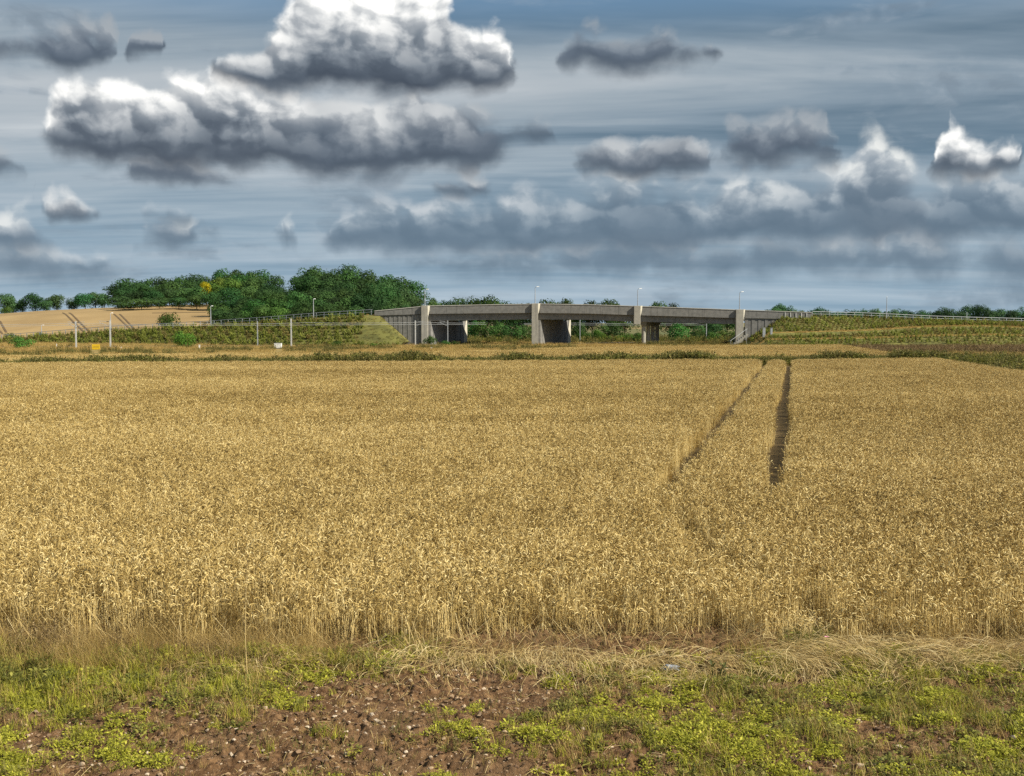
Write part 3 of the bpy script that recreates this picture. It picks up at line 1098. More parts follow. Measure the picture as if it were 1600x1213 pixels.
# close to the wheelings use the small clumps so that the gap stays narrow
d, _ = track_dist(x, y)
add_wheat(x[d > 1.0], y[d > 1.0], 8, 6, r_, True)
xs, ys = jitter_grid(5, 32, 36, 106, 0.29, r_, 0.46)
d, _ = track_dist(xs, ys)
k = (d < 1.15) & (ys < 104)
add_wheat(xs[k], ys[k], 0, 8, r_)
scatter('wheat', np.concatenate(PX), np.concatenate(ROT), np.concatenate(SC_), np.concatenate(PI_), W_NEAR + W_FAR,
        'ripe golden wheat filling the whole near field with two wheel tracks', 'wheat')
print('wheat clumps', sum(len(p) for p in PX))

# the second, farther wheat field
x, y = jitter_grid(-75, 60, 105, 190, 0.95, r_, 0.46)
pxx = 800 + F * x / y
fe = np.interp(pxx, [-100, 0, 330, 660, 780, 900, 1200, 1350], [117, 119, 131, 136, 145, 164, 184, 188])
k = (y < fe) & (x < side_x(y) - 0.5) & (y > np.interp(pxx, [-100, 0, 600, 1200, 1460], [105, 105, 107, 110, 114])) & (np.abs(x) < 0.52 * y)
x, y = x[k], y[k]
n = len(x)
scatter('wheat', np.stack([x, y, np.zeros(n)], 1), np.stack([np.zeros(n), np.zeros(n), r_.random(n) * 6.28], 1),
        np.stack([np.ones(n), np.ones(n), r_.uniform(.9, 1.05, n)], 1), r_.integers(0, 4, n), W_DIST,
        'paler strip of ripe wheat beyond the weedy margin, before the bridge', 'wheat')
# ------------------------------------------------------------------ the road bridge
bridge = empty('road_bridge', (X_of(838, BY), BY, 0))
tag(bridge, 'grey concrete road bridge in three spans over the railway', 'bridge')
BO = Vector(bridge.location)
PBOT = [(585, 493.5), (668, 490.8), (750, 489.8), (831, 489.2), (920, 490.2), (1002, 493.0), (1075, 495.0), (1148, 497.2), (1268, 499.0)]
BBOT = [(668, 501.2), (750, 500), (831, 499.2), (920, 499.8), (995, 502.8), (1075, 505), (1160, 506.8)]
DECK_D = 11.0


def bz(tab, px):
    return Z_of(float(np.interp(px, [p[0] for p in tab], [p[1] for p in tab])), BY)


def strip(px0, px1, ztop, zbot, y0, y1, n=10):
    """a curved beam between two px positions"""
    mb = MB()
    ps = np.linspace(px0, px1, n + 1)
    V = []
    for p in ps:
        xx = X_of(p, BY)
        zt, zb = ztop(p), zbot(p)
        V += [(xx, y0, zb), (xx, y1, zb), (xx, y1, zt), (xx, y0, zt)]
    Fc = []
    for i in range(n):
        a, b = 4 * i, 4 * i + 4
        for k in range(4):
            k2 = (k + 1) % 4
            Fc.append([a + k, b + k, b + k2, a + k2])
    Fc.append([0, 1, 2, 3]); Fc.append([4 * n + 3, 4 * n + 2, 4 * n + 1, 4 * n])
    mb.add(V, Fc)
    return mb


def bp(mb, name, mat, bevel=0.0, parent=None):
    o = mb.build(name, mat, bridge if parent is None else parent, bevel=bevel)
    off = BO
    me = o.data
    me.transform(Matrix.Translation(-off))
    return o


SPANS = [(671.5, 831), (843, 990), (1002, 1148.5)]
for (a, b) in SPANS:
    wdt = (b - a) / 6
    for k in range(6):                       # parapet cast in units with open joints
        p0, p1 = a + k * wdt, a + (k + 1) * wdt - 0.16
        bp(strip(p0, p1, br_top, lambda p: bz(PBOT, p), BY, BY + 0.35, 3), 'parapet_panel', M['concrete'])
    cp = bp(strip(a, b, lambda p: br_top(p) + 0.13, lambda p: br_top(p) + 0.004, BY - 0.08, BY + 0.45), 'coping', M['coping'])
    bp(strip(a - 1, b + 1, lambda p: bz(PBOT, p) + 0.12, lambda p: bz(BBOT, p), BY + 0.55, BY + 1.2), 'edge_beam', M['concrete'])
    bp(strip(a - 1, b + 1, lambda p: bz(PBOT, p) + 0.10, lambda p: bz(PBOT, p) - 0.22, BY + 1.2, BY + DECK_D - 0.4), 'deck', M['concrete'])
    for k in range(4):
        yy = BY + 2.6 + k * 2.1
        bp(strip(a - 1, b + 1, lambda p: bz(PBOT, p) - 0.224, lambda p: bz(BBOT, p) + 0.03, yy, yy + 0.7, 6), 'beam', M['concrete'])
    bp(strip(a - 1, b + 1, br_top, lambda p: bz(BBOT, p) + 0.02, BY + DECK_D - 0.4, BY + DECK_D, 6), 'far_parapet', M['concrete'])


def pilaster(p0, p1, zb, name='pilaster'):
    x0, x1 = X_of(p0, BY), X_of(p1, BY)
    zt = br_top((p0 + p1) / 2) + 0.16
    zk = zt - 1.95
    mb = MB()
    y0, y1 = BY - 0.5, BY + 0.56
    mb.box(x0, x1 - 0.42, y0, y1, zb, zt)
    o = bp(mb, name, M['concrete_pale'], bevel=0.04)
    # splayed face on the right, wide at the top, sunlight painted into its colour
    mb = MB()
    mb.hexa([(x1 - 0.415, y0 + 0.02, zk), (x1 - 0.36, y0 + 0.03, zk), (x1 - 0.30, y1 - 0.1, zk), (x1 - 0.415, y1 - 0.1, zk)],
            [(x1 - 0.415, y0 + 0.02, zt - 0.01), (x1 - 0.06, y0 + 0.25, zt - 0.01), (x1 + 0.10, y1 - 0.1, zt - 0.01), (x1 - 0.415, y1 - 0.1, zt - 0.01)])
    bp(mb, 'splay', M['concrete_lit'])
    return o


pilaster(659, 672.5, -0.3)
pilaster(830.5, 844, -0.3)
pilaster(989.5, 1003, Z_of(507, BY))
pilaster(1148, 1163, 0.5)

SKX = 6.3      # the piers follow the railway, skew to the deck


def pier_wall(px0, top_px, name):
    """skew leaf pier: ribbed face, and a pale tapered end shaped like a sunlit patch past the far edge of the deck"""
    x0 = X_of(px0, BY)
    zt = bz(BBOT, top_px) - 0.02
    y0, y1 = BY + 0.6, BY + DECK_D + 2.6
    th = 0.9
    n = 13
    w = None
    for i in range(n):                       # cast in vertical lifts, alternately proud
        s0, s1 = i / n, (i + 1) / n - 0.006
        d = 0.05 * (i % 2)
        xa, xb = x0 + SKX * s0 + d, x0 + SKX * s1 + d
        ya, yb = y0 + (y1 - y0) * s0, y0 + (y1 - y0) * s1
        zz_ = zt if ya < BY + DECK_D - 0.6 else zt - 0.1
        mb = MB()
        mb.hexa([(xa - th, ya, -0.4), (xa, ya, -0.4), (xb, yb, -0.4), (xb - th, yb, -0.4)], [(xa - th, ya, zz_), (xa, ya, zz_), (xb, yb, zz_), (xb - th, yb, zz_)])
        bp(mb, 'pier_panel', M['concrete'])
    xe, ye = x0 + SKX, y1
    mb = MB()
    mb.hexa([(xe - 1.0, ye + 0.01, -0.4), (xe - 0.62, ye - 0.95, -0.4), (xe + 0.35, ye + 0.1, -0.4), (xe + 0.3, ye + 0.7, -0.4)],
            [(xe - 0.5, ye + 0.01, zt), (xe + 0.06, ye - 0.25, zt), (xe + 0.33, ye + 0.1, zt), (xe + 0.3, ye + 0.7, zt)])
    bp(mb, 'sunlit_end', M['concrete_lit'])  # taper and pale tone stand for sun on the wall's end


pier_wall(673, 700, 'abutment')
pier_wall(844.5, 870, 'pier')
# third support: crosshead on four round columns
x0 = X_of(1000, BY)
zt = bz(BBOT, 1015)
mb = MB()
y0, y1 = BY + 0.7, BY + DECK_D - 0.2
mb.hexa([(x0 + .3, y0 + .4, zt - 0.75), (x0 + 1.2, y0 + .4, zt - 0.75), (x0 + 5.0, y1 - .5, zt - 0.75), (x0 + 4.1, y1 - .5, zt - 0.75)],
        [(x0 - .1, y0, zt + 0.02), (x0 + 1.3, y0, zt + 0.02), (x0 + 5.6, y1, zt + 0.02), (x0 + 4.2, y1, zt + 0.02)])
bp(mb, 'crosshead', M['concrete'])
for k in range(4):
    s = k / 3.0
    cxp, cyp = X_of(1003.5 + 12.0 * k, BY), y0 + 1.0 + s * (y1 - y0 - 2.2)
    cxp *= 1.0
    mb = MB()
    mb.tube([(x0 + .85 + s * 3.7, cyp, -0.4), (x0 + .85 + s * 3.7, cyp, zt - 0.755)], 0.42, 14)
    bp(mb, 'column', M['concrete_pale'])

# wing walls: upper band and ribbed panels below, cut off by the bank
a, b = 586, 658.8
for k in range(5):
    p0, p1 = a + (b - a) * k / 5, a + (b - a) * (k + 1) / 5 - 0.16
    bp(strip(p0, p1, br_top, lambda p: bz(PBOT, p), BY, BY + 0.35, 2), 'parapet_panel', M['concrete'])
bp(strip(a, b, lambda p: br_top(p) + 0.13, lambda p: br_top(p) + 0.004, BY - 0.08, BY + 0.45), 'coping', M['coping'])
for k in range(18):
    p0 = a + 8 + (b - a - 8) * k / 18; p1 = a + 8 + (b - a - 8) * (k + 1) / 18 - 0.22
    bp(strip(p0, p1, lambda p: bz(PBOT, p) - 0.12, lambda p: -0.4, BY + 0.16 + 0.06 * (k % 2), BY + 0.6, 1), 'wing_panel', M['concrete'])
bp(strip(a, b, lambda p: bz(PBOT, p) - 0.004, lambda p: bz(PBOT, p) - 0.115, BY + 0.30, BY + 0.6), 'shadow_course', M['concrete'])
a, b = 1163.2, 1267
for k in range(6):
    p0, p1 = a + (b - a) * k / 6, a + (b - a) * (k + 1) / 6 - 0.16
    bp(strip(p0, p1, br_top, lambda p: bz(PBOT, p), BY, BY + 0.35, 2), 'parapet_panel', M['concrete'])
bp(strip(a, b, lambda p: br_top(p) + 0.13, lambda p: br_top(p) + 0.004, BY - 0.08, BY + 0.45), 'coping', M['coping'])
for k in range(12):
    p0 = a + (1225 - a) * k / 12; p1 = a + (1225 - a) * (k + 1) / 12 - 0.22
    bp(strip(p0, p1, lambda p: bz(PBOT, p) - 0.02, lambda p: 1.0, BY + 0.16 + 0.06 * (k % 2), BY + 0.6, 1), 'wing_panel', M['concrete'])
for k in range(5):
    mb = MB(); xx = X_of(1225 + k * 8.4, BY)
    mb.box(xx - 0.04, xx + 0.04, BY - 0.12, BY - 0.002, br_top(1225 + k * 8.4) - 1.0, br_top(1225 + k * 8.4) - 0.1)
    bp(mb, 'rail_bracket', M['pale_paint'])
# far ends of the deck edge over the banks
for (a, b) in ((586, 671), (1149, 1267)):
    bp(strip(a, b, br_top, lambda p: br_top(p) - 2.0, BY + DECK_D - 0.4, BY + DECK_D, 4), 'far_parapet', M['concrete'])


# ------------------------------------------------------------------ street lamps
def lamp_mesh():
    root = empty('street_lamp')
    mb = MB()
    mb.tube([(0, 0, -0.4), (0, 0, 0.0), (0, 0, 4.7)], [0.11, 0.11, 0.055], 8)
    mb.tube([(0, 0, 4.66), (0.10, 0, 4.85), (0.32, 0, 4.92)], 0.045, 6)
    mb.build('post', M['galv'], root)
    mb = MB()
    mb.hexa([(0.25, -.13, 4.86), (0.85, -.10, 4.88), (0.85, .10, 4.88), (0.25, .13, 4.86)], [(0.28, -.09, 5.0), (0.78, -.07, 4.99), (0.78, .07, 4.99), (0.28, .09, 5.0)])
    mb.build('lantern', M['pale_paint'], root, bevel=0.02)
    return root


def copy_tree(o, parent=None):
    c = o.copy()
    COL.objects.link(c)
    c.parent = parent
    for ch in o.children:
        copy_tree(ch, c)
    return c


LAMPS = [(664.5, 452, 'over the first bridge pilaster'), (836, 448, 'at the crown of the bridge'), (995.5, 451, 'over the column pier'), (1154, 456, 'over the last bridge pilaster'),
         (1383, 464, 'on the falling road past the bridge'), (491, 467, 'on the bank before the dark wood'), (331, 478, 'at the corner of the hillside field'),
         (175, 489, 'in front of the hillside field'), (67, 508, 'lowest on the road at the hill foot'), (1508, 489, 'farthest down the falling road')]
proto = lamp_mesh()
for k, (px, py, where) in enumerate(LAMPS):
    o = proto if k == 0 else copy_tree(proto)
    on_br = 585 < px < 1268
    yb = BY + DECK_D - 1.0 if on_br else (float(np.interp(px, pL, YL)) if px < 585 else float(np.interp(px, pR, YR))) + ROADW - 0.6
    zb = br_top(px) - 1.3 if on_br else (float(np.interp(px, pL, ZL)) if px < 585 else float(np.interp(px, pR, ZR)))
    ztop = Z_of(py, yb)
    s = (ztop - zb) / 4.95
    o.location = (X_of(px, yb), yb, zb)
    o.scale = (min(1.3, max(1.0, s)), 1.0, s)
    if px < 500 or px > 1300:
        o.rotation_euler = (0, 0, math.radians(70))
    tag(o, 'slim grey street lamp ' + where, 'street lamp', 'street lamps along the road')


# ------------------------------------------------------------------ roadside guard fences
def guard_fence(P, Yt, Zt, step, h, label):
    X = X_of(P, Yt)
    L = np.concatenate([[0], np.cumsum(np.hypot(np.diff(X), np.diff(Yt)))])
    root = empty('guard_fence', (X[0], Yt[0], Zt[0]))
    tag(root, label, 'fence')
    O = Matrix.Translation(-Vector(root.location))
    s = np.arange(0, L[-1], step)
    post = None
    for q in s:
        x_, y_, z_ = (float(np.interp(q, L, a)) for a in (X, Yt, Zt))
        if post is None:
            mb = MB(); mb.box(-0.05, 0.05, -0.05, 0.05, -0.3, h + 0.05)
            post = mb.build('post', M['galv'], root)
            o = post
        else:
            o = post.copy(); COL.objects.link(o); o.parent = root
        o.location = Vector((x_, y_ + 0.25, z_)) - Vector(root.location)
    for zz_, hh in ((h, 0.05), (h * 0.52, 0.035)):
        mb = MB()
        V, Fc = [], []
        n = len(X)
        for i in range(n):
            V += [(X[i], Yt[i] + 0.14, Zt[i] + zz_ - hh), (X[i], Yt[i] + 0.18, Zt[i] + zz_ - hh), (X[i], Yt[i] + 0.18, Zt[i] + zz_ + hh), (X[i], Yt[i] + 0.14, Zt[i] + zz_ + hh)]
        for i in range(n - 1):
            a_, b_ = 4 * i, 4 * i + 4
            for k_ in range(4):
                Fc.append([a_ + k_, b_ + k_, b_ + (k_ + 1) % 4, a_ + (k_ + 1) % 4])
        mb.add(V, Fc)
        o = mb.build('rail', M['galv'], root)
        o.data.transform(O)
    return root


k0 = (pL > -60) & (pL < 588)
guard_fence(pL[k0], YL[k0], ZL[k0], 1.65, 1.0, 'pale steel guard fence along the road climbing to the bridge')
k0 = (pR > 1266) & (pR < 1640)
guard_fence(pR[k0], YR[k0], ZR[k0], 1.9, 0.95, 'pale steel guard fence along the road falling from the bridge')
# ------------------------------------------------------------------ trees
LEAF = [(0.0, (0.030, 0.060, 0.018)), (0.35, (0.050, 0.100, 0.028)), (0.7, (0.080, 0.150, 0.040)), (1.0, (0.13, 0.21, 0.055))]
M['leaf'] = mat_plant('broadleaf_foliage', LEAF, trans=0.25, rough=0.7, obj_tint=True, posvar=(0.25, 0.22), spec=0.15)


def crown_mesh(name, r, n=2600, lobes=26, aspect=0.9, base=0.22, leaf=0.055, flat=1.0, shrub=False):
    """unit tree: height 1, half width about aspect/2; leaf sprays over many lobes"""
    V, Q, A = [], [], []
    C = []
    for k in range(lobes):
        while True:
            p = r.uniform(-1, 1, 3)
            if np.dot(p, p) < 1:
                break
        p = p / (np.linalg.norm(p) + 1e-6) * np.linalg.norm(p) ** 0.6
        zc = (1 + base) / 2
        hz = (1 - base) / 2
        rad = r.uniform(0.15, 0.31) * aspect
        if shrub:
            rad = r.uniform(0.2, 0.3) * aspect * 0.8
        c = np.array([p[0] * (aspect / 2 - rad * .6), p[1] * (aspect / 2 - rad * .6), zc + p[2] * (hz - rad * .55)])
        C.append((c, rad))
    tot = sum(c[1] ** 2 for c in C)
    vi = 0
    for c, rad in C:
        m = int(n * rad ** 2 / tot)
        d = r.normal(0, 1, (m, 3)); d /= np.linalg.norm(d, axis=1)[:, None]
        d[:, 2] = np.where(r.random(m) < .55, np.abs(d[:, 2]), d[:, 2])
        rr = rad * (1 - 0.35 * r.random(m) ** 2) * np.where(r.random(m) < .05, 1.10, 1.0)
        P = c + d * rr[:, None] * np.array([1, 1, flat])
        lobe_tone = r.normal(0, .14)
        for i in range(m):
            nrm = d[i] + r.normal(0, .22, 3); nrm /= np.linalg.norm(nrm)
            a = np.cross(nrm, r.normal(0, 1, 3)); a /= np.linalg.norm(a)
            b = np.cross(nrm, a)
            s = leaf * r.uniform(.5, 1.25)
            q = P[i]
            V += [q - a * s * .5, q + b * s * .34 + a * s * 0.05, q + a * s * .55, q - b * s * .36 - a * s * 0.03]
            Q.append((vi, vi + 1, vi + 2, vi + 3)); vi += 4
            tn = float(np.clip(0.48 + lobe_tone + r.normal(0, .07), 0, 1))
            A += [tn] * 4
    return mesh_np(name, np.array(V), quads=Q, mat=M['leaf'], attrs={'tone': A})


def trunk_mesh(name, r, top=0.62):
    mb = MB()
    mb.tube([(0, 0, -0.12), (0.005, 0, 0.02), (-0.008, .004, 0.22), (0.01, 0, 0.42), (0.0, .01, top)], [0.034, 0.026, 0.021, 0.016, 0.007], 7)
    for k in range(7):
        a = k * 0.9 + r.random(); z0 = 0.24 + 0.05 * k; L = r.uniform(.18, .32)
        mb.tube([(0, 0, z0), (math.cos(a) * L * .5, math.sin(a) * L * .5, z0 + .10), (math.cos(a) * L, math.sin(a) * L, z0 + .22)], [0.012, 0.008, 0.003], 5)
    V = np.concatenate(mb.V)
    me = mesh_np(name, V, faces=mb.Fc, mat=M['bark'], smooth=True)
    return me


r_ = np.random.default_rng(11)
CROWNS = [crown_mesh('crown_round_%d' % k, r_, n=2800, lobes=int(r_.integers(20, 32)), aspect=r_.uniform(.85, 1.1), base=r_.uniform(.08, .2)) for k in range(6)]
SHRUBS = [crown_mesh('crown_shrub_%d' % k, r_, n=1700, lobes=18, aspect=1.5, base=0.0, leaf=0.085, shrub=True) for k in range(4)]
TRUNKS = [trunk_mesh('trunk_%d' % k, r_) for k in range(2)]


def tree(name, px, py_top, Y, width_px, label, group, tint=(1, 1, 1), shrub=False, r=r_, zg=None, cat='tree', part='crown'):
    x = X_of(px, Y)
    z = (float(hill(x, Y)) if zg is None else zg)
    H = Z_of(py_top, Y) - z
    W = width_px / F * Y
    root = empty(name, (x, Y, z), r.random() * 6.28)
    tag(root, label, cat, group)
    me = (SHRUBS if shrub else CROWNS)[int(r.integers(0, 4 if shrub else 6))]
    c = obj(part, me, root)
    asp = 1.5 if shrub else 0.98
    c.scale = (W / asp, W / asp, H * (1.0 if not shrub else 1.0))
    tv = float(np.clip(r.normal(.86, .20), .5, 1.4))
    c.color = (tint[0] * tv * r.normal(1, .14), tint[1] * tv, tint[2] * tv * r.normal(1, .08), 1)
    if not shrub:
        t_ = obj('trunk', TRUNKS[int(r.integers(0, 2))], root)
        t_.scale = (min(W, H), min(W, H), H)
    else:
        mb = None
        t_ = obj('stem', TRUNKS[0], root)
        t_.scale = (H * .8, H * .8, H * .8)
    return root


def sil(px, tab):
    return float(np.interp(px, [p[0] for p in tab], [p[1] for p in tab]))


WOOD = [(172, 452), (184, 440), (200, 436), (225, 432), (245, 434), (290, 431), (330, 428), (345, 421), (365, 418), (400, 419), (422, 426), (444, 444), (458, 432), (474, 421), (500, 417), (540, 414),
        (575, 424), (600, 430), (625, 435), (645, 446), (662, 462)]
COOL = (0.78, 0.92, 0.92)
rows = [(448, 0, 24, 46), (425, 10, 25, 44), (402, 20, 26, 44), (380, 31, 27, 42)]
for k, (Yr, drop, stp, wpx) in enumerate(rows):
    p = 186 + (k % 2) * 12
    while p < 652 - k * 3:
        pj = p + r_.normal(0, 3)
        top = sil(pj, WOOD) + drop + r_.normal(0, 3.0) + (2 if k == 0 else 0)
        if k < 1 and 434 < pj < 454:
            p += stp
            continue
        if top < 482:
            lab, grp, tint = 'dark green broadleaf tree massed in the hilltop wood', 'trees of the hilltop wood', COOL
            if k == 1 and 318 < pj < 340:
                pass
            elif k in (1, 2) and 336 <= pj < 376:
                lab, grp, tint = ('taller' if k == 1 else 'lower') + (' light green tree in the wood next to the yellow tree' if pj < 358 else ' light green tree of the wood farther from the yellow tree'), 'light green trees beside the yellow tree', (1.75, 1.6, 1.0)
            tree('broadleaf_tree', pj, top, Yr + r_.normal(0, 5), wpx * r_.uniform(.85, 1.2), lab, grp, tint)
        p += stp
tree('yellow_tree', 324, 440, 398, 22, 'bright yellow tree standing out in the hilltop wood', None, (7.5, 3.3, 0.4), zg=float(hill(X_of(324, 398), 398)) + 2)
tree('broadleaf_tree', 594, 459, 352, 44, 'yellow green tree at the bridge end of the wood', None, (2.3, 1.7, 0.7))
# darker wood in front of it
FRONTW = [(328, 470), (345, 465), (385, 466), (410, 458), (440, 456), (470, 460), (500, 455), (540, 452), (580, 452), (620, 452), (655, 462)]
for k, (Yr, drop, stp, wpx) in enumerate([(345, 0, 24, 44), (322, 11, 24, 42), (300, 22, 24, 40)]):
    p = 343 + (k % 2) * 10
    while p < 655:
        pj = p + r_.normal(0, 3)
        top = sil(pj, FRONTW) + drop + r_.normal(0, 2.0)
        tint = (0.75, 0.85, 0.8) if pj < 400 or pj > 480 else (1.0, 1.1, 0.9)
        tree('broadleaf_tree', pj, top, Yr + r_.normal(0, 3), wpx * r_.uniform(.9, 1.2), 'deep green tree of the lower wood behind the guard fence', 'trees of the lower wood', tint)
        p += stp
# hedge line on the crest at the edge of the picture
HN = 'first second third fourth fifth sixth seventh eighth ninth tenth'.split()
for k, (px, top, w) in enumerate([(10, 457, 36), (24, 470, 26), (37, 465, 18), (58, 458, 36), (76, 468, 26), (92, 459, 34), (118, 464, 26), (136, 457, 36), (152, 456, 34), (166, 458, 26)]):
    tree('hedgerow_tree', px, top + 1, 462 + r_.normal(0, 4), w, HN[k] + ' bluish hedgerow tree from the picture edge on the tan field crest', 'hedgerow trees on the field crest', (0.8, 1.0, 1.25))  # blue tint puts distance haze into the leaf colour
tree('shrub', 12, 480, 440, 24, 'pale olive bush at the crest corner of the tan field', None, (1.5, 1.3, 0.8), shrub=True, cat='bush')
ORD = 'first second third fourth fifth sixth seventh eighth ninth tenth eleventh twelfth thirteenth fourteenth'.split()
cnt = dict(over=0, thru=0, olive=0, dark=0)
# trees behind the bridge: tops over the parapet, trunks and bushes seen through the spans
for (px, top, w, tint, Y_) in [(676, 467, 20, (.7, .75, .6), 292), (697, 469, 26, (.7, .75, .6), 300), (716, 470, 24, (.7, .75, .6), 296), (738, 466, 26, (.65, .7, .5), 290), (757, 464, 30, (.65, .7, .5), 288), (775, 468, 26, (.65, .7, .5), 294),
                               (795, 474, 26, (.7, .8, .7), 300), (818, 478, 30, (.7, .8, .7), 296), (858, 467, 26, (.65, .7, .5), 290), (882, 468, 26, (.65, .7, .5), 292), (925, 469, 24, (.65, .7, .5), 290), (950, 467, 28, (.65, .7, .5), 288),
                               (905, 480, 30, (.7, .8, .7), 300), (975, 482, 30, (.7, .8, .7), 300), (1025, 471, 26, (.6, .65, .5), 290), (1046, 478, 20, (.65, .7, .5), 296), (1075, 486, 30, (.7, .8, .7), 310), (1105, 488, 30, (.7, .8, .7), 314), (1135, 486, 28, (.7, .8, .7), 318)]:
    over = top < 476
    cnt['over' if over else 'thru'] += 1
    lab = ORD[cnt['over'] - 1] + ' dark treetop over the bridge parapet, counted from the wood' if over else ORD[cnt['thru'] - 1] + ' dark tree seen through the bridge spans, counted from the wood'
    tree('broadleaf_tree', px, top, Y_, w * 1.75, lab, 'dark trees topping the parapet' if over else 'dark trees seen through the spans', tint)
for (px, top, w, tint, Y_) in [(738, 503, 26, (.8, 1.0, .8), 262), (756, 500, 30, (.9, 1.05, .9), 258), (778, 506, 32, (1.0, 1.2, 1.0), 254), (800, 503, 30, (1.1, 1.35, 1.1), 252), (824, 508, 26, (.8, .95, .8), 256),
                               (912, 518, 22, (1.4, 1.4, .7), 250), (928, 515, 28, (1.5, 1.45, .7), 252), (944, 521, 22, (1.3, 1.3, .7), 248), (905, 506, 30, (.7, .85, .7), 270), (950, 503, 40, (.6, .8, .7), 272), (975, 520, 28, (1.3, 1.3, .7), 250), (992, 521, 26, (1.3, 1.25, .7), 250),
                               (1062, 507, 34, (1.0, 1.6, 1.0), 246), (1090, 516, 30, (1.1, 1.1, .7), 252), (1112, 520, 28, (1.3, 1.2, .7), 250), (1132, 517, 30, (1.1, 1.1, .7), 254), (1150, 519, 24, (1.3, 1.2, .7), 250), (1105, 505, 44, (.7, .8, .7), 275)]:
    kd = 'olive' if tint[0] > 1.05 else 'dark'
    cnt[kd] += px != 1062
    nm = 'bright green round bush under the third span beside the columns' if px == 1062 else ORD[cnt[kd] - 1] + (' olive bush' if kd == 'olive' else ' dark green bush') + ' under the bridge, counted from the first abutment'
    tree('shrub', px, top, Y_, w * 1.2, nm, None if px == 1062 else ('olive bushes under the bridge' if tint[0] > 1.05 else 'dark bushes under the bridge'), tint, shrub=True, cat='bush')
# far tree line past the right bank
px = 1185
lst = []
tops = [(1180, 492), (1200, 482), (1222, 476), (1245, 486), (1275, 481), (1300, 487), (1318, 484), (1340, 486), (1360, 485), (1380, 488), (1404, 482), (1425, 489), (1450, 487), (1475, 483), (1500, 488), (1512, 478), (1540, 479), (1560, 487), (1580, 482), (1600, 481), (1640, 484), (1680, 482)]
while px < 1690:
    tree('hedgerow_tree', px, sil(px, tops) + r_.normal(0, 1.2), 520 + r_.normal(0, 12), r_.uniform(22, 34), 'small bluish tree of the far tree line past the bridge', 'far tree line past the bridge', (0.85, 1.0, 1.25))  # far haze painted in as a bluer crown tint
    px += r_.uniform(9, 15)
# bushes beside the railway and on the banks
for (px, top, Y_, w, lab, tint, zg) in [
        (37, 528, 178, 40, 'round dark green bush by the railway at the picture edge', (.95, 1.2, .7), None), (291, 518, 186, 40, 'leafy green bush beside the white marker post', (1.0, 1.35, .7), None),
        (267, 490, 268, 44, 'olive bush at the foot of the hillside field above the road', (1.1, .95, .6), None), (671, 525, 209, 24, 'round bush at the foot of the first pilaster', (1.2, 1.2, .7), None),
        (697, 532, 205, 18, 'low dark bush before the abutment wall', (1.1, 1.1, .7), None), (712, 533, 204, 14, 'smaller low bush before the abutment wall', (.9, .95, .6), None),
        (20, 520, 252, 26, 'small bush behind the guard fence under the tan field', (1.0, 1.0, .6), .3), (68, 520, 250, 24, 'second small bush behind the guard fence under the tan field', (1.1, 1.0, .6), .5),
        (525, 533, 190, 20, 'olive bush at the foot of the planted bank', (1.3, 1.2, .6), None), (585, 536, 190, 16, 'low olive bush nearest the bank corner', (1.2, 1.1, .6), None)]:
    tree('shrub', px, top, Y_, w, lab, None, tint, shrub=True, zg=0.0 if (zg is None and Y_ < 240) else zg, cat='bush')
# ------------------------------------------------------------------ railway masts, wires, small trackside things
def mast(px, py_top, py_base, Y, label, arms=((-1, 1.9),), z0=None, dark=False, thin=False):
    zt = Z_of(py_top, Y)
    zb = -0.1 if z0 is None else z0
    root = empty('catenary_mast', (X_of(px, Y), Y, zb))
    tag(root, label, 'mast', 'overhead line masts')
    H = zt - zb
    w = 0.08 if thin else 0.105
    mb = MB()
    mb.box(-w, w, -w * .9, -w * .6, -0.4, H); mb.box(-w, w, w * .6, w * .9, -0.4, H); mb.box(-w * .22, w * .22, -w * .6 + .002, w * .6 - .002, -0.4, H - .002)
    mb.build('post', M['wood_post'] if dark else (M['galv'] if thin else M['mast_paint']), root)
    for sgn, L in arms:
        mb = MB()
        mb.tube([(sgn * w, 0, H - 0.25), (sgn * L, -0.1, H - 0.12)], 0.035, 5)
        mb.tube([(sgn * w, 0, H - 1.05), (sgn * L * .95, -0.1, H - 0.35)], 0.035, 5)
        mb.tube([(sgn * L * .55, -0.05, H - 0.6), (sgn * (L + .4), -0.1, H - 0.66)], 0.025, 5)
        a = mb.build('cantilever', M['galv'], root)
        mb = MB()
        for q in (0.2, 0.3, 0.4):
            mb.tube([(sgn * (w + q), 0, H - 0.25 + 0.06), (sgn * (w + q), 0, H - 0.25 - 0.06)], 0.09, 6)
        mb.build('insulator', M['dark_steel'], a)
    return root


mast(120.5, 502, 546, 184, 'white railway mast with arms to both sides beside the yellow sign', ((-1, 1.3), (1, 1.5)))
mast(174, 500.5, 545, 185, 'white railway mast between the yellow sign and the dark bush', ((-1, 1.9),))
mast(456, 498, 544, 190, 'white railway mast beside the white cabinet', ())
mast(403.5, 502, 541, 196, 'thin grey railway post on the planted bank', (), thin=True)
mast(649.5, 501, 540, 205, 'white railway mast in front of the wing wall', ((1, 1.6),))
mast(700, 501, 537, 211, 'grey railway mast in front of the dark abutment', ((-1, 1.6),), thin=True)
mast(906, 499, 532, 246, 'pale railway mast seen through the middle span', (), thin=True)
mast(1103, 503, 528, 268, 'pale railway mast seen through the third span', (), thin=True)

# wires: each one sags from mast to mast
def wire(pts, label, r=0.022, sag=0.12):
    P = []
    for (a, b) in zip(pts[:-1], pts[1:]):
        a, b = Vector(a), Vector(b)
        for k in range(8):
            s = k / 8
            q = a.lerp(b, s); q.z -= sag * 4 * s * (1 - s)
            P.append(q)
    P.append(Vector(pts[-1]))
    mb = MB(); mb.tube(P, r, 4)
    tag(mb.build('overhead_wire', M['galv'], None), label, 'wire', 'overhead railway wires')


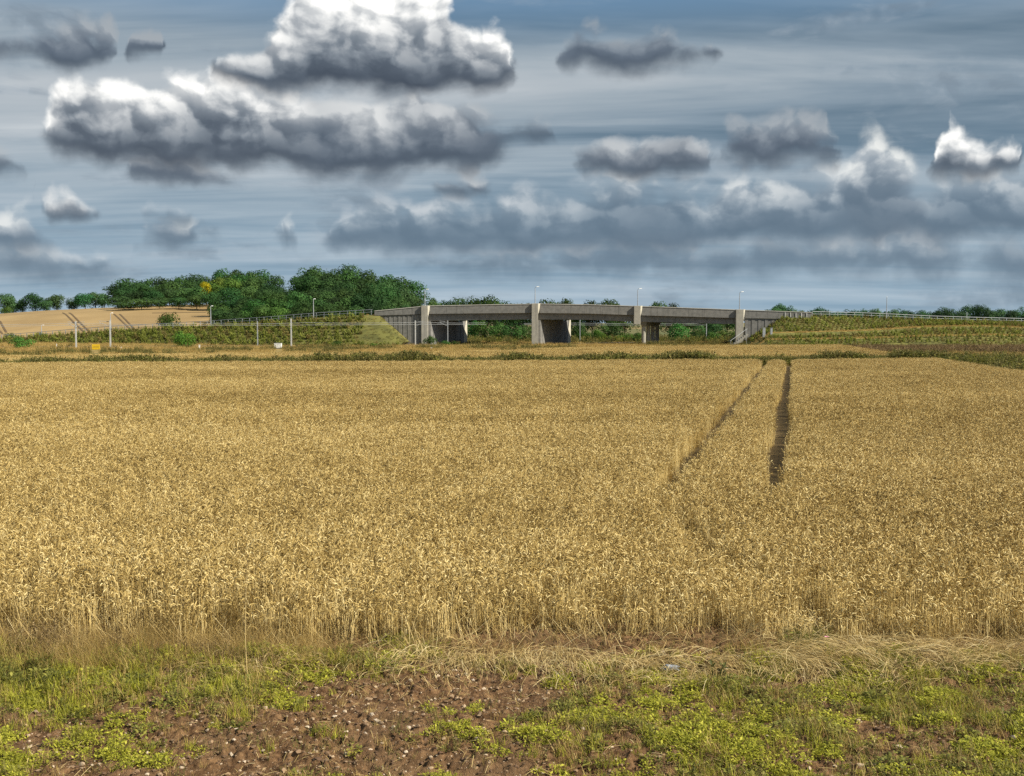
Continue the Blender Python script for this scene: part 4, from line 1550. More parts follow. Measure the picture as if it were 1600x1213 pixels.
wire([at(-120, 508, 178), at(107, 505.5, 183.5), at(300, 506, 186.5), at(478, 504.5, 190), at(662, 503.6, 205), at(760, 504.5, 216), at(900, 505, 246), at(1103, 505.5, 268)], 'upper overhead wire running past the masts and under the bridge')
wire([at(-120, 511.5, 178), at(107, 508.5, 183.5), at(300, 508.6, 186.5), at(478, 508, 190), at(662, 507, 205), at(760, 507, 216), at(900, 508, 246), at(1103, 508, 268)], 'lower overhead wire running past the masts and under the bridge', sag=0.03)

# yellow board
root = empty('trackside_sign', at(150, 546, 176)); root.location.z = 0
tag(root, 'yellow rectangular board standing by the railway between two masts', 'sign')
H = Z_of(546.5, 176); s = 176 / F
mb = MB(); mb.box(-6.2 * s, 6.2 * s, -0.03, 0.03, H, H + 8.2 * s); mb.build('board', M['yellow_paint'], root, bevel=0.01)
mb = MB(); mb.box(-4.6 * s, 4.6 * s, -0.038, -0.032, H + 3.9 * s, H + 4.5 * s); mb.build('lettering_line', M['dark_steel'], root)
for xx in (-4.8 * s, 4.8 * s):
    mb = MB(); mb.box(xx - .05, xx + .05, 0.032, 0.12, -0.3, H + 6 * s); mb.build('post', M['galv'], root)
# white cabinet
root = empty('equipment_cabinet', at(434.5, 545, 184)); root.location.z = 0
s = 184 / F
tag(root, 'white boxy equipment cabinet on the verge beside a mast', 'cabinet')
H = Z_of(536.5, 184)
mb = MB(); mb.box(-5.6 * s, 5.6 * s, -0.3, 0.3, 0.12, H - .08); mb.build('body', M['pale_paint'], root, bevel=0.02)
mb = MB(); mb.box(-5.9 * s, 5.9 * s, -0.36, 0.36, H - .076, H); mb.build('lid', M['pale_paint'], root, bevel=0.02)
mb = MB(); mb.box(-5.4 * s, 5.4 * s, -0.28, 0.28, -0.3, 0.116); mb.build('plinth', M['concrete'], root)
for q in (-1, 1):
    mb = MB(); mb.box(min(q * .03, q * 5.2 * s), max(q * .03, q * 5.2 * s), -0.325, -0.302, 0.2, H - .16); mb.build('door', M['pale_paint'], root, bevel=0.008)


def small_post(px, pt, pb, Y, label, r=0.09, mat=None, cap=True):
    zt = Z_of(pt, Y)
    root = empty('marker_post', (X_of(px, Y), Y, 0))
    tag(root, label, 'post', 'small trackside posts')
    mb = MB(); mb.box(-r, r, -r * .7, r * .7, -0.2, zt); mb.build('post', mat or M['pale_paint'], root, bevel=0.01)
    mb = MB(); mb.box(-r * 1.3, r * 1.3, -r, r, zt + .002, zt + .06); mb.build('cap', mat or M['pale_paint'], root)


small_post(312.5, 539.5, 545, 184, 'short white marker post right of the leafy bush', 0.11)
small_post(190, 543, 548, 178, 'short white marker post in the dry grass right of the mast', 0.10)
small_post(674, 543.5, 547, 176, 'small white marker post before the bridge abutment', 0.12)
small_post(90, 538, 548, 190, 'thin pale post beside the round bush', 0.05)
for (px, pt, Y, nm) in ((1192.5, 512.5, 205, 'larger'), (1204, 513, 205, 'smaller')):
    root = empty('roadside_box', (X_of(px, Y), Y, 2.0))
    tag(root, nm + ' grey box on the grass bench of the terraced bank', 'box', 'grey boxes on the bench')
    mb = MB(); w = 0.24 if nm == 'larger' else 0.18
    mb.box(-w, w, -.2, .2, -0.3, Z_of(pt, Y) - 2.0); mb.build('body', M['galv'], root, bevel=0.015)
    mb = MB(); mb.box(-w - .03, w + .03, -.23, .23, Z_of(pt, Y) - 1.998, Z_of(pt, Y) - 1.93); mb.build('lid', M['galv'], root)
# stepped rail up the bank beside the last pier
root = empty('bank_steps', (X_of(1140, 206), 206, 0))
tag(root, 'pale concrete steps with handrail climbing the bank beside the last pier', 'steps')
for k in range(9):
    mb = MB(); x0 = k * 0.42; mb.box(x0, x0 + .44, 0 + k * .25, 1.2 + k * .25, -0.3 if k < 2 else k * .27 - .3, 0.15 + k * .27); mb.build('step', M['concrete_pale'], root)
mb = MB(); mb.tube([(0, -.1, 1.0), (3.6, 2.0, 3.3)], 0.035, 5); mb.build('handrail', M['galv'], root)
for k in (0, 4, 8):
    mb = MB(); mb.tube([(k * .42 + .1, -.1 + k * .25, 0), (k * .42 + .1, -.1 + k * .25, 1.05 + k * .27)], 0.03, 5); mb.build('handrail_post', M['galv'], root)
# ------------------------------------------------------------------ margin weeds, verges, bank planting (uncountable: stuff)
GREENS = [(0.0, (0.045, 0.050, 0.012)), (0.35, (0.105, 0.112, 0.024)), (0.7, (0.20, 0.20, 0.04)), (1.0, (0.33, 0.31, 0.065))]
OLIVE = [(0.0, (0.045, 0.04, 0.012)), (0.35, (0.10, 0.10, 0.025)), (0.7, (0.19, 0.17, 0.05)), (1.0, (0.34, 0.27, 0.09))]
DRY = [(0.0, (0.13, 0.08, 0.025)), (0.35, (0.28, 0.185, 0.055)), (0.7, (0.45, 0.32, 0.105)), (1.0, (0.62, 0.48, 0.20))]
LIME = [(0.0, (0.11, 0.115, 0.016)), (0.35, (0.25, 0.255, 0.028)), (0.7, (0.42, 0.415, 0.045)), (1.0, (0.60, 0.56, 0.09))]
BROWN = [(0.0, (0.055, 0.036, 0.016)), (0.4, (0.15, 0.10, 0.045)), (0.8, (0.27, 0.19, 0.085)), (1.0, (0.42, 0.31, 0.15))]
M['green'] = mat_plant('green_weed', GREENS, 0.3)
M['bankgreen'] = mat_plant('bank_shrub_leaf', [(0.0, (0.05, 0.07, 0.014)), (0.35, (0.10, 0.135, 0.025)), (0.7, (0.19, 0.225, 0.042)), (1.0, (0.32, 0.34, 0.07))], 0.3)
M['olive'] = mat_plant('olive_weed', OLIVE, 0.25)
M['dry'] = mat_plant('dry_grass', DRY, 0.25)
M['lime'] = mat_plant('lime_weed', LIME, 0.35)
M['brownweed'] = mat_plant('brown_dock', BROWN, 0.15)
M['straw_lying'] = mat_plant('lying_straw', [(0.0, (0.20, 0.13, 0.045)), (0.4, (0.42, 0.30, 0.115)), (0.75, (0.62, 0.48, 0.22)), (1.0, (0.76, 0.64, 0.36))], 0.15)

r_ = np.random.default_rng(77)
TALL = [upright_weed('weed_olive_%d' % k, M['olive'], r_, n=16, h=(0.35, 0.95), rad=0.5, leaf=0.16, per=12, sw=0.018) for k in range(4)] + \
       [upright_weed('weed_green_%d' % k, M['green'], r_, n=16, h=(0.35, 0.9), rad=0.5, leaf=0.18, per=13, sw=0.018) for k in range(3)]
DRYT = [grass_tuft('dry_tuft_%d' % k, M['dry'], r_, n=70, h=(0.25, 0.62), spread=0.5, lean=0.5, w=0.022) for k in range(4)]
OLT = [grass_tuft('olive_tuft_%d' % k, M['olive'], r_, n=70, h=(0.25, 0.6), spread=0.5, lean=0.5, w=0.026) for k in range(3)]
BRT = [upright_weed('brown_weed_%d' % k, M['brownweed'], r_, n=26, h=(0.4, 0.85), rad=0.6, leaf=0.12, per=9, sw=0.016) for k in range(3)]
PLANT = [upright_weed('bank_plant_%d' % k, M['bankgreen'], r_, n=9, h=(0.35, 0.8), rad=0.26, leaf=0.22, per=12, sw=0.02, tone=(0.6, 1.0)) for k in range(4)]
PLANT += [upright_weed('bank_plant_o_%d' % k, M['olive'], r_, n=9, h=(0.3, 0.8), rad=0.28, leaf=0.2, per=12, sw=0.02, tone=(0.6, 1.0)) for k in range(2)]


def rnd_rot(n, r=r_, tilt=0.08):
    return np.stack([r.normal(0, tilt, n), r.normal(0, tilt, n), r.random(n) * 6.283], 1)


def uni(s):
    return np.stack([s, s, s], 1)


# 1. the weedy margin between the two wheat fields
P, S, I = [], [], []
n = 4600
px = r_.uniform(-140, 1560, n)
yb = np.interp(px, [-140, 0, 600, 1200, 1460, 1560], [96.5, 97.2, 102.2, 106.2, 111.5, 113])
dens = fbm(px / 60.0, px * 0, 91, 4)
y = yb + 0.2 + r_.random(n) * np.interp(px, [-100, 600, 1300, 1500], [7.0, 4.6, 3.4, 3.0])
x = X_of(px, y)
sc = (1.0 + 0.6 * sm(dens, 0.35, 0.75)) * r_.uniform(.8, 1.2, n) * np.interp(px, [0, 400, 700], [.72, .88, 1.0])
kk = x < side_x(y) + 2
idx = np.where(r_.random(n) < .45, r_.integers(0, 4, n), np.where(r_.random(n) < .78, r_.integers(4, 7, n), r_.integers(7, 11, n)))
P.append(np.stack([x, y, np.zeros(n)], 1)[kk]); S.append(uni(sc)[kk]); I.append(idx[kk])
# single tall dark weeds standing up out of it
n = 46
px = r_.uniform(0, 1400, n)
px = np.concatenate([px, [527, 525, 533, 545, 555, 801, 808, 1160, 1165, 1175, 1190, 1228, 1250]])
n = len(px)
y = np.interp(px, [-140, 0, 600, 1200, 1460, 1560], [98.5, 99, 104, 107.6, 112, 113]) + r_.random(n) * 2
P.append(np.stack([X_of(px, y), y, np.zeros(n)], 1)); S.append(uni(r_.uniform(1.1, 1.6, n))); I.append(r_.integers(0, 7, n))
P, S, I = np.concatenate(P), np.concatenate(S), np.concatenate(I)
scatter('weeds', P, rnd_rot(len(P)), S, I, TALL + DRYT, 'ragged band of dark green weeds dividing the two wheat fields', 'weeds')

# 2. dry grass verge from the second field to the banks and along the railway
x, y = jitter_grid(-125, 62, 112, 262, 1.15, r_, 0.5)
pxx = 800 + F * x / y
fe = np.interp(pxx, [-100, 0, 330, 660, 780, 900, 1200, 1350], [117, 119, 131, 136, 145, 164, 184, 188])
bank = np.interp(pxx, [-200, 0, 300, 585, 650, 1140, 1170, 1300], [250, 236, 214, 198, 262, 262, 197, 196])
rail_y = np.interp(x, [p[0] for p in RAIL], [p[1] for p in RAIL])
k = (y > fe) & (y < bank) & (np.abs(x) < 0.53 * y) & (x < side_x(y) + 2) & (np.abs(y - rail_y) > 5.0)
k &= ~((np.abs(pxx - 150) < 9) & (y < 178)) & ~((np.abs(pxx - 434.5) < 8) & (y < 186)) & ~((np.abs(pxx - 312.5) < 3) & (y < 186))
x, y = x[k], y[k]
n = len(x)
g = fbm(x / 9.0, y / 14.0, 12, 3)
idx = np.where(g > 0.60, 4 + r_.integers(0, 3, n), r_.integers(0, 4, n))
idx = np.where((g > 0.64) & (r_.random(n) < .5), 7 + r_.integers(0, 4, n), idx)
scatter('dry_grass', np.stack([x, y, np.zeros(n)], 1), rnd_rot(n), uni(r_.uniform(.7, 1.35, n)), idx, DRYT + OLT + TALL[:4], 'golden dry grass verge along the railway below the bank', 'grass')

# 3. rough ground right of the wheat: weed belts of different colour
x, y = jitter_grid(30, 135, 64, 204, 1.05, r_, 0.5)
k = (x > side_x(y) + 0.4) & (x < 0.56 * y + 4)
x, y = x[k], y[k]
n = len(x)
w = y + 7 * (fbm(x / 10.0, y / 6.0, 55, 3) - 0.5) + 0.10 * (x - 50)
idx = r_.integers(0, 4, n)                                  # dry
idx = np.where((w > 84) & (w < 96), 7 + r_.integers(0, 7, n), idx)
idx = np.where((w > 104) & (w < 126), 7 + r_.integers(0, 7, n), idx)
idx = np.where((w > 74) & (w < 84) | ((w > 96) & (w < 104)), 4 + r_.integers(0, 3, n), idx)
idx = np.where((w > 150) & (w < 190), 14 + r_.integers(0, 3, n), idx)
idx = np.where(r_.random(n) < .26, r_.integers(0, 7, n), idx)
sc = r_.uniform(.75, 1.3, n) * np.where((idx >= 7) & (idx < 14), 1.15, 1.0)
kk = y < 196
scatter('weeds', np.stack([x, y, np.zeros(n)], 1)[kk], rnd_rot(n)[kk], uni(sc)[kk], idx[kk], DRYT + OLT + TALL + BRT, 'belts of brown dock and green weeds on the rough ground beside the wheat', 'weeds')

# 4. planting in rows on the left bank, rough grass on its end
P, S, I = [], [], []
for j, s in enumerate(np.linspace(0.06, 0.92, 9)):
    L = np.arange(-140, 640, 6.4 + 0.0 * j) + (3.2 if j % 2 else 0) + r_.normal(0, .7, len(np.arange(-140, 640, 6.4)))
    for q in L:
        i = int(np.clip(round((q + 260) / (900 / 79)), 0, 78))
        if q > 575 and s > 0.15:
            continue
        zc = np.interp(q, pL, ZL)
        if zc < 0.5:
            continue
        if zc < 2.6 and j % 2:
            continue
        yc = np.interp(q, pL, YL)
        foot = yc - 1.0 - 2.35 * zc
        yy = foot + (yc - foot) * s
        zz_ = -0.15 + (zc + 0.15) * s
        P.append((X_of(q, yc) + r_.normal(0, .08), yy + r_.normal(0, .2), zz_)); S.append(r_.uniform(.65, 1.25)); I.append(r_.integers(0, 4) if r_.random() < .7 else r_.integers(4, 6))
n1 = len(P)
# grass on the rest of that bank
m = 2300
q = r_.uniform(-180, 645, m); s = r_.random(m)
zc = np.interp(q, pL, ZL); yc = np.interp(q, pL, YL); foot = yc - 1 - 2.35 * np.maximum(zc, .05)
yy = foot + (yc - foot) * s; zz_ = -0.15 + (zc + .15) * s
f = np.clip((q - 592) / 56, 0, 1)
zz_ = np.where(f > 0, np.minimum(zz_, np.maximum(-.15, zc * (1 - 1.02 * f))), zz_)
gold = ((q > 560) & (r_.random(m) < .12)) | (s < 0.06) | ((s > .93) & (q > 440)) | (q < 110)
ii_ = np.where(gold & (r_.random(m) < .6), 6 + r_.integers(0, 4, m), 10 + r_.integers(0, 3, m))
P = np.concatenate([np.array(P), np.stack([X_of(q, yc), yy, zz_], 1)])
S = np.concatenate([np.array(S) * 1.3, r_.uniform(.30, .62, m)])
I = np.concatenate([np.array(I), ii_])
scatter('bank_planting', P, rnd_rot(len(P), tilt=.05), uni(S), I, PLANT + DRYT + OLT, 'rows of young green shrubs planted on the bank left of the bridge', 'planting')

# 5. planting and dry benches on the right bank
P, S, I = [], [], []
for k, nrow in ((1, 5), (3, 6), (5, 8)):
    for j in range(nrow):
        s = (j + .5) / nrow
        for q in np.arange(1165, 1760, 6.6) + (3.3 if j % 2 else 0):
            i = int(np.clip((q - 1146) / (1950 - 1146) * 79, 0, 79))
            if k == 1 and q > 1330 and q < 1420 and j < 2:
                continue
            p = right_point(i, k, s)
            zc_ = 5.8 * (1 - np.clip((1228 - q) / 78, 0, 1)) - .25 * np.clip((1228 - q) / 78, 0, 1)
            S_ = right_section(i)
            if S_[k + 1][1] - S_[k][1] < 0.35 + 0.28 * j and k == 3:
                continue
            P.append((X_of(q, YR[i]) + r_.normal(0, .08), p[1] + r_.normal(0, .12), min(p[2], zc_ if q < 1228 else 99))); S.append(r_.uniform(.65, 1.2)); I.append(r_.integers(0, 4) if r_.random() < .55 else r_.integers(4, 6))
m = 4600
q = r_.uniform(1150, 1780, m)
kz = r_.choice([0, 1, 2, 3, 4, 5], m, p=[.20, .12, .22, .12, .22, .12]); s = r_.random(m)
for a in range(m):
    i = int(np.clip((q[a] - 1146) / (1950 - 1146) * 79, 0, 79))
    p = right_point(i, int(kz[a]), s[a])
    f = np.clip((1228 - q[a]) / 78, 0, 1)
    z = min(p[2], 5.8 * (1 - f) - .25 * f) if f > 0 else p[2]
    P.append((X_of(q[a], YR[i]), p[1], z)); S.append(r_.uniform(.35, .7) if kz[a] in (0, 2, 4) else r_.uniform(.25, .45))
    I.append(6 + r_.integers(0, 4) if kz[a] in (0, 2, 4) else 10 + r_.integers(0, 3))
P, S, I = np.array(P), np.array(S), np.array(I)
scatter('bank_planting', P, rnd_rot(len(P), tilt=.05), uni(S), I, PLANT + DRYT + OLT, 'rows of young shrubs and dry grass benches on the terraced bank right of the bridge', 'planting')

# 6. scrub behind the bridge, low and mixed
m = 900
x = r_.uniform(-28, 62, m); y = r_.uniform(232, 300, m)
ok = np.abs(y - np.interp(x, [p[0] for p in RAIL], [p[1] for p in RAIL])) > 6
x, y = x[ok], y[ok]; m = len(x)
scatter('undergrowth', np.stack([x, y, np.zeros(m)], 1), rnd_rot(m), uni(r_.uniform(1.0, 2.2, m)), r_.integers(0, 7, m), TALL, 'green scrub growing behind and beneath the bridge', 'scrub')
# ------------------------------------------------------------------ the near margin: soil, stones, straw, weeds
def near_h(x, y):
    x = np.asarray(x, float); y = np.asarray(y, float)
    h = 0.05 + 0.10 * (fbm(x / 1.6, y / 1.1, 101, 3) - 0.4)
    bare = sm(fbm(x / 2.2, y / 1.0, 140, 3), 0.35, 0.6)
    clod = np.abs(fbm(x / 0.16, y / 0.13, 110, 3) - 0.5) * 2
    h = h + (0.045 * (1 - clod) + 0.065 * np.maximum(0, vnoise(x / 0.07, y / 0.06, 120) - 0.5) + 0.045 * vnoise(x / 0.04, y / 0.04, 122) + 0.03 * vnoise(x / 0.024, y / 0.022, 124)) * (0.45 + 0.75 * bare)
    return np.maximum(h, 0.012)


def px_of(x, y):
    return 800 + F * x / y


nxn, nyn = 760, 330
gxn = np.linspace(-8.2, 8.2, nxn); gyn = np.linspace(8.4, 14.6, nyn)
XN, YN = np.meshgrid(gxn, gyn)
ZN = near_h(XN, YN)
ZN[-1, :] = -0.02; ZN[0, :] = -0.02; ZN[:, 0] = -0.02; ZN[:, -1] = -0.02
m_, t, out = material('stony_brown_soil')
g = t.new('ShaderNodeNewGeometry'); pos = g.outputs['Position']
n1 = t.noise(pos, 9.0, 6, 0.65); n2_ = t.noise(pos, 1.3, 3, 0.5); n3 = t.noise(pos, 70.0, 3, 0.6)
col = t.mix(t.sstep(n1, 0.35, 0.68), (0.078, 0.040, 0.018), (0.25, 0.145, 0.070))
col = t.mix(t.m('MULTIPLY', t.sstep(n2_, 0.45, 0.65), 0.5), col, (0.17, 0.105, 0.055))
col = t.mix(t.m('MULTIPLY', t.sstep(n3, 0.62, 0.70), 0.7), col, (0.33, 0.26, 0.18))
principled(t, out, col, 0.95, 0.15, t.m('ADD', t.noise(pos, 26.0, 6, 0.7), t.m('MULTIPLY', n3, 0.5)), 1.0, 0.035)
ii = (np.arange(nyn - 1)[:, None] * nxn + np.arange(nxn - 1)[None, :]).ravel()
me = mesh_np('soil_margin', np.stack([XN.ravel(), YN.ravel(), ZN.ravel()], 1), quads=np.stack([ii, ii + 1, ii + nxn + 1, ii + nxn], 1), mat=m_, smooth=True)
tag(obj('soil', me), 'stony brown soil strip in front of the wheat', 'soil', kind='structure')

rf = np.random.default_rng(303)

# how green, per place (the photograph: green at both sides, bare brown soil left of the middle)
def green_at(x, y):
    px = px_of(x, y)
    gz = fbm(x / 0.55, y / 0.5, 201, 3)
    base = np.interp(px, [-100, 120, 260, 420, 700, 840, 1000, 1300, 1700], [0.70, 0.66, 0.56, 0.49, 0.52, 0.62, 0.74, 0.80, 0.80])
    base = base - 0.10 * sm(y, 10.2, 11.6) * sm(px, 480, 800) + 0.30 * sm(y, 10.6, 11.6) * (1 - sm(px, 380, 640))
    return gz - (1 - base)


# stones
ico = bmesh.new(); bmesh.ops.create_icosphere(ico, subdivisions=1, radius=1.0)
IV = np.array([v.co[:] for v in ico.verts]); IT = np.array([[v.index for v in f.verts] for f in ico.faces]); ico.free()
V, T, A = [], [], []
off = 0
ns = 26000
sx = rf.uniform(-7.6, 7.6, ns); sy = rf.uniform(8.5, 12.6, ns)
keep = rf.random(ns) < np.clip(0.75 - green_at(sx, sy) * 1.6, 0.12, 1.0)
sx, sy = sx[keep], sy[keep]
sz = near_h(sx, sy)
for k in range(len(sx)):
    s = 0.005 + 0.021 * rf.random() ** 5.0
    d = IV * (1 + rf.normal(0, .26, (len(IV), 1))) * np.array([rf.uniform(.8, 1.5), rf.uniform(.7, 1.2), rf.uniform(.5, .85)]) * s
    a = rf.random() * 6.28
    R_ = np.array([[math.cos(a), -math.sin(a), 0], [math.sin(a), math.cos(a), 0], [0, 0, 1]])
    V.append(d @ R_.T + np.array([sx[k], sy[k], sz[k] + s * .25])); T.append(IT + off); A.append(np.full(len(IV), rf.random() ** 1.5)); off += len(IV)
M['flint'] = mat_plant('flint_stone', [(0.0, (0.11, 0.065, 0.038)), (0.4, (0.25, 0.165, 0.095)), (0.72, (0.38, 0.28, 0.18)), (0.92, (0.50, 0.41, 0.31)), (1.0, (0.68, 0.64, 0.58))], trans=0.0, rough=0.8)
tag(obj('gravel', mesh_np('stones', np.concatenate(V), tris=np.concatenate(T), mat=M['flint'], attrs={'tone': np.concatenate(A)}, smooth=False)), 'pale flint stones scattered over the bare brown soil', 'stones', kind='stuff')

# weeds on the strip
LEAFY = [leafy_weed('lime_leaf_%d' % k, M['lime'], rf, n=70, h=0.085, rad=0.085, leaf=0.026) for k in range(4)]
LEAFY += [leafy_weed('green_leaf_%d' % k, M['green'], rf, n=55, h=0.09, rad=0.09, leaf=0.034, tone=(.35, 1)) for k in range(3)]
SHORT = [grass_tuft('short_green_%d' % k, M['lime'], rf, n=34, h=(0.05, 0.16), spread=0.07, lean=0.6, w=0.0065, tone=(.2, .9)) for k in range(3)]
SHORT += [grass_tuft('short_dry_%d' % k, M['dry'], rf, n=26, h=(0.06, 0.20), spread=0.08, lean=0.5, w=0.005, tone=(.25, 1)) for k in range(3)]
STEMS = [upright_weed('brown_stem_%d' % k, M['olive'], rf, n=6, h=(0.10, 0.26), rad=0.08, leaf=0.022, per=12, sw=0.0026, tone=(.4, 1)) for k in range(3)]
x, y = jitter_grid(-7.8, 7.8, 8.6, 12.75, 0.082, rf, 0.5)
gr = green_at(x, y)
px = px_of(x, y)
n = len(x)
p = np.clip(0.24 + gr * 2.2, 0.10, 0.82)
k = rf.random(n) < p
x, y, gr, px = x[k], y[k], gr[k], px[k]
n = len(x)
u = rf.random(n)
mixn = fbm(x / 0.35, y / 0.3, 230, 2)
idx = np.where(mixn > .56, rf.integers(0, 4, n), np.where(u < .18, 4 + rf.integers(0, 3, n), np.where(u < .42, 7 + rf.integers(0, 3, n), np.where(u < .72, 10 + rf.integers(0, 3, n), 13 + rf.integers(0, 3, n)))))
sparse = gr < -0.02
idx = np.where(sparse & (u < .75), np.where(rf.random(n) < .5, 10 + rf.integers(0, 3, n), 13 + rf.integers(0, 3, n)), idx)
leftg = (px < 420) & (y > 10.7)
idx = np.where(leftg & (u < .8), np.where(rf.random(n) < .5, 7 + rf.integers(0, 3, n), np.where(rf.random(n) < .55, 10 + rf.integers(0, 3, n), 4 + rf.integers(0, 3, n))), idx)
sc = rf.uniform(.55, 1.15, n) * np.where(leftg, 1.12, 1.0) * (0.75 + 0.8 * np.clip(gr + .2, 0, .6))
scatter('weeds', np.stack([x, y, near_h(x, y) - .005], 1), rnd_rot(n, rf, .12), uni(sc), idx, LEAFY + SHORT + STEMS, 'bright green low weeds and grass over the soil in front of the wheat', 'weeds')

# the flattened straw at the foot of the wheat: lying stalks that swirl in mats
B = Blades()


def mound(x, y):
    px = px_of(x, y)
    m = 0.088 * np.exp(-((px - 900) / 190) ** 2 - ((y - 12.35) / .55) ** 2) + 0.083 * np.exp(-((px - 1130) / 130) ** 2 - ((y - 12.05) / .45) ** 2) \
        + 0.110 * np.exp(-((px - 1480) / 190) ** 2 - ((y - 12.5) / .6) ** 2) + 0.09 * np.exp(-((px - 640) / 110) ** 2 - ((y - 12.45) / .5) ** 2) + 0.077 * np.exp(-((px - 1280) / 90) ** 2 - ((y - 12.35) / .5) ** 2)
    return m


nst = 12500
spx = rf.uniform(300, 1680, nst); sy = rf.normal(12.4, 0.45, nst)
sx = (spx - 800) / F * sy
dens = fbm(sx / 0.9, sy / 0.5, 301, 3)
k = (rf.random(nst) < np.clip(0.02 + mound(sx, sy) * 8.5 + (dens - .45) * 2.6, 0.03, 1)) & (sy > 11.45) & (sy < 13.4)
k &= ~((spx > 960) & (spx < 1190) & (sy > 12.5) & (sy < 13.1) & (rf.random(nst) < .88))
sx, sy = sx[k], sy[k]
for a in range(len(sx)):
    x, y = sx[a], sy[a]
    th = 3.6 * (float(fbm(x / 1.5, y / 0.9, 310, 2)) - 0.5) * 2 + rf.normal(0, .28)
    if rf.random() < .5:
        th += math.pi
    curl = rf.normal(0, .9) + 1.5 * (float(fbm(x / .8, y / .6, 320, 2)) - .5)
    L = rf.uniform(.15, .7); seg = 6
    pts = []
    lift = rf.random() ** 2
    mh = float(mound(x, y)); gz_ = float(near_h(x, y))
    arch = rf.uniform(0, .10)
    for j in range(seg):
        s = j / (seg - 1)
        pts.append((x, y, gz_ + mh * (0.25 + .75 * lift) + arch * math.sin(math.pi * s) + 0.012))
        x += math.cos(th) * L / seg; y += math.sin(th) * L / seg * .8; th += curl * L / seg * 2
    sd = np.array([-math.sin(th), math.cos(th), rf.normal(0, .5)]); sd /= np.linalg.norm(sd)
    B.ribbon(pts, np.full(seg, rf.uniform(.0025, .0048)), sd, float(np.clip(rf.normal(.5, .24) + .15 * lift, 0, 1)))
# stalks that lean out of the crop's edge, broken over
for a in range(2600):
    px0 = rf.uniform(-60, 1680); y = 13.15 + rf.normal(0, .28); x = (px0 - 800) / F * y
    th = rf.uniform(0, 6.283); L = rf.uniform(.35, .8); el = rf.uniform(.05, 1.1)
    s = np.linspace(0, 1, 5)
    pts = np.stack([x + math.cos(th) * math.cos(el) * L * s, y + math.sin(th) * math.cos(el) * L * s * .6 - .1 * s, 0.03 + L * math.sin(el) * s - .12 * L * s ** 2], 1)
    pts[:, 2] = np.maximum(pts[:, 2], 0.03)
    B.ribbon(pts, np.full(5, .0048), np.array([-math.sin(th), math.cos(th), .3]), float(np.clip(rf.normal(.62, .2), 0, 1)))
# chopped straw littering the soil
for a in range(5200):
    y = rf.uniform(8.6, 12.6); x = rf.uniform(-.5, .5) * y
    if rf.random() > 0.35 + 0.65 * sm(y, 10.2, 12.2):
        continue
    th = rf.uniform(0, 6.283); L = rf.uniform(.03, .16)
    d2 = np.array([math.cos(th), math.sin(th), 0]) * L
    p0 = np.array([x, y, float(near_h(x, y)) + .018 + rf.random() * .02]); p1 = p0 + d2; p1[2] = float(near_h(p1[0], p1[1])) + .018 + rf.random() * .03
    B.ribbon(np.array([p0, (p0 + p1) / 2 + np.array([0, 0, .006]), p1]), np.full(3, rf.uniform(.003, .005)), np.array([-math.sin(th), math.cos(th), .2]), float(np.clip(rf.normal(.5, .22), 0, 1)))
o = obj('straw', B.mesh('flattened_straw', M['straw_lying']))
tag(o, 'flattened swirls of dry straw along the foot of the wheat', 'straw', kind='stuff')

# loose tall dry grass with green under it, at the left of the strip and here and there along the edge
TALLDRY = [grass_tuft('tall_dry_%d' % k, M['dry'], rf, n=60, h=(0.30, 0.68), spread=0.20, lean=0.8, w=0.0042, tone=(.2, .95), seg=6) for k in range(4)]
BRUSH = [upright_weed('brown_brush_%d' % k, M['brownweed'], rf, n=14, h=(0.25, 0.55), rad=0.16, leaf=0.035, per=34, sw=0.003, tone=(.2, 1)) for k in range(3)]
GBUSH = [leafy_weed('green_bush_%d' % k, M['green'], rf, n=150, h=0.24, rad=0.17, leaf=0.045, tone=(.2, .95)) for k in range(2)]
LBUSH = [leafy_weed('lime_bush_%d' % k, M['lime'], rf, n=150, h=0.22, rad=0.17, leaf=0.04, tone=(.2, .95)) for k in range(2)]
P, S, I = [], [], []


def many(n, px0, px1, y0, y1, lo, hi, s0, s1):
    px = rf.uniform(px0, px1, n); y = rf.uniform(y0, y1, n)
    P.append(np.stack([(px - 800) / F * y, y, np.full(n, .03)], 1)); S.append(rf.uniform(s0, s1, n)); I.append(rf.integers(lo, hi, n))


many(280, -60, 520, 12.1, 13.3, 0, 4, .5, .9)
many(20, 20, 120, 12.5, 13.3, 4, 7, .6, 1.0)
many(24, 310, 430, 12.0, 13.2, 4, 7, .5, .85)
many(20, 120, 330, 12.4, 13.2, 4, 7, .4, .8)
many(26, -60, 90, 11.4, 12.8, 7, 9, .8, 1.3)
many(60, 60, 480, 11.5, 12.5, 9, 11, .5, .9)
many(46, -60, 330, 10.6, 11.8, 7, 9, .5, .9)
many(110, 470, 1660, 12.5, 13.4, 0, 4, .35, .75)
many(20, 580, 720, 12.4, 13.4, 9, 11, .5, 1.0)
many(14, 590, 690, 12.5, 13.3, 7, 9, .6, 1.0)
many(10, 860, 890, 11.6, 12.2, 9, 11, .5, .9)
many(14, 1235, 1300, 12.8, 13.3, 7, 9, .8, 1.4)
many(12, 1220, 1260, 12.1, 12.5, 9, 11, .5, .9)
many(34, 1330, 1660, 12.3, 13.6, 4, 7, .35, .7)
many(90, 1200, 1660, 12.2, 13.3, 0, 4, .4, .75)
P, S, I = np.concatenate(P), np.concatenate(S), np.concatenate(I)
scatter('dry_grass', P, rnd_rot(len(P), rf, .15), uni(S), I, TALLDRY + BRUSH + GBUSH + LBUSH, 'tangled tall dry grass and weeds at the front edge of the wheat', 'grass')


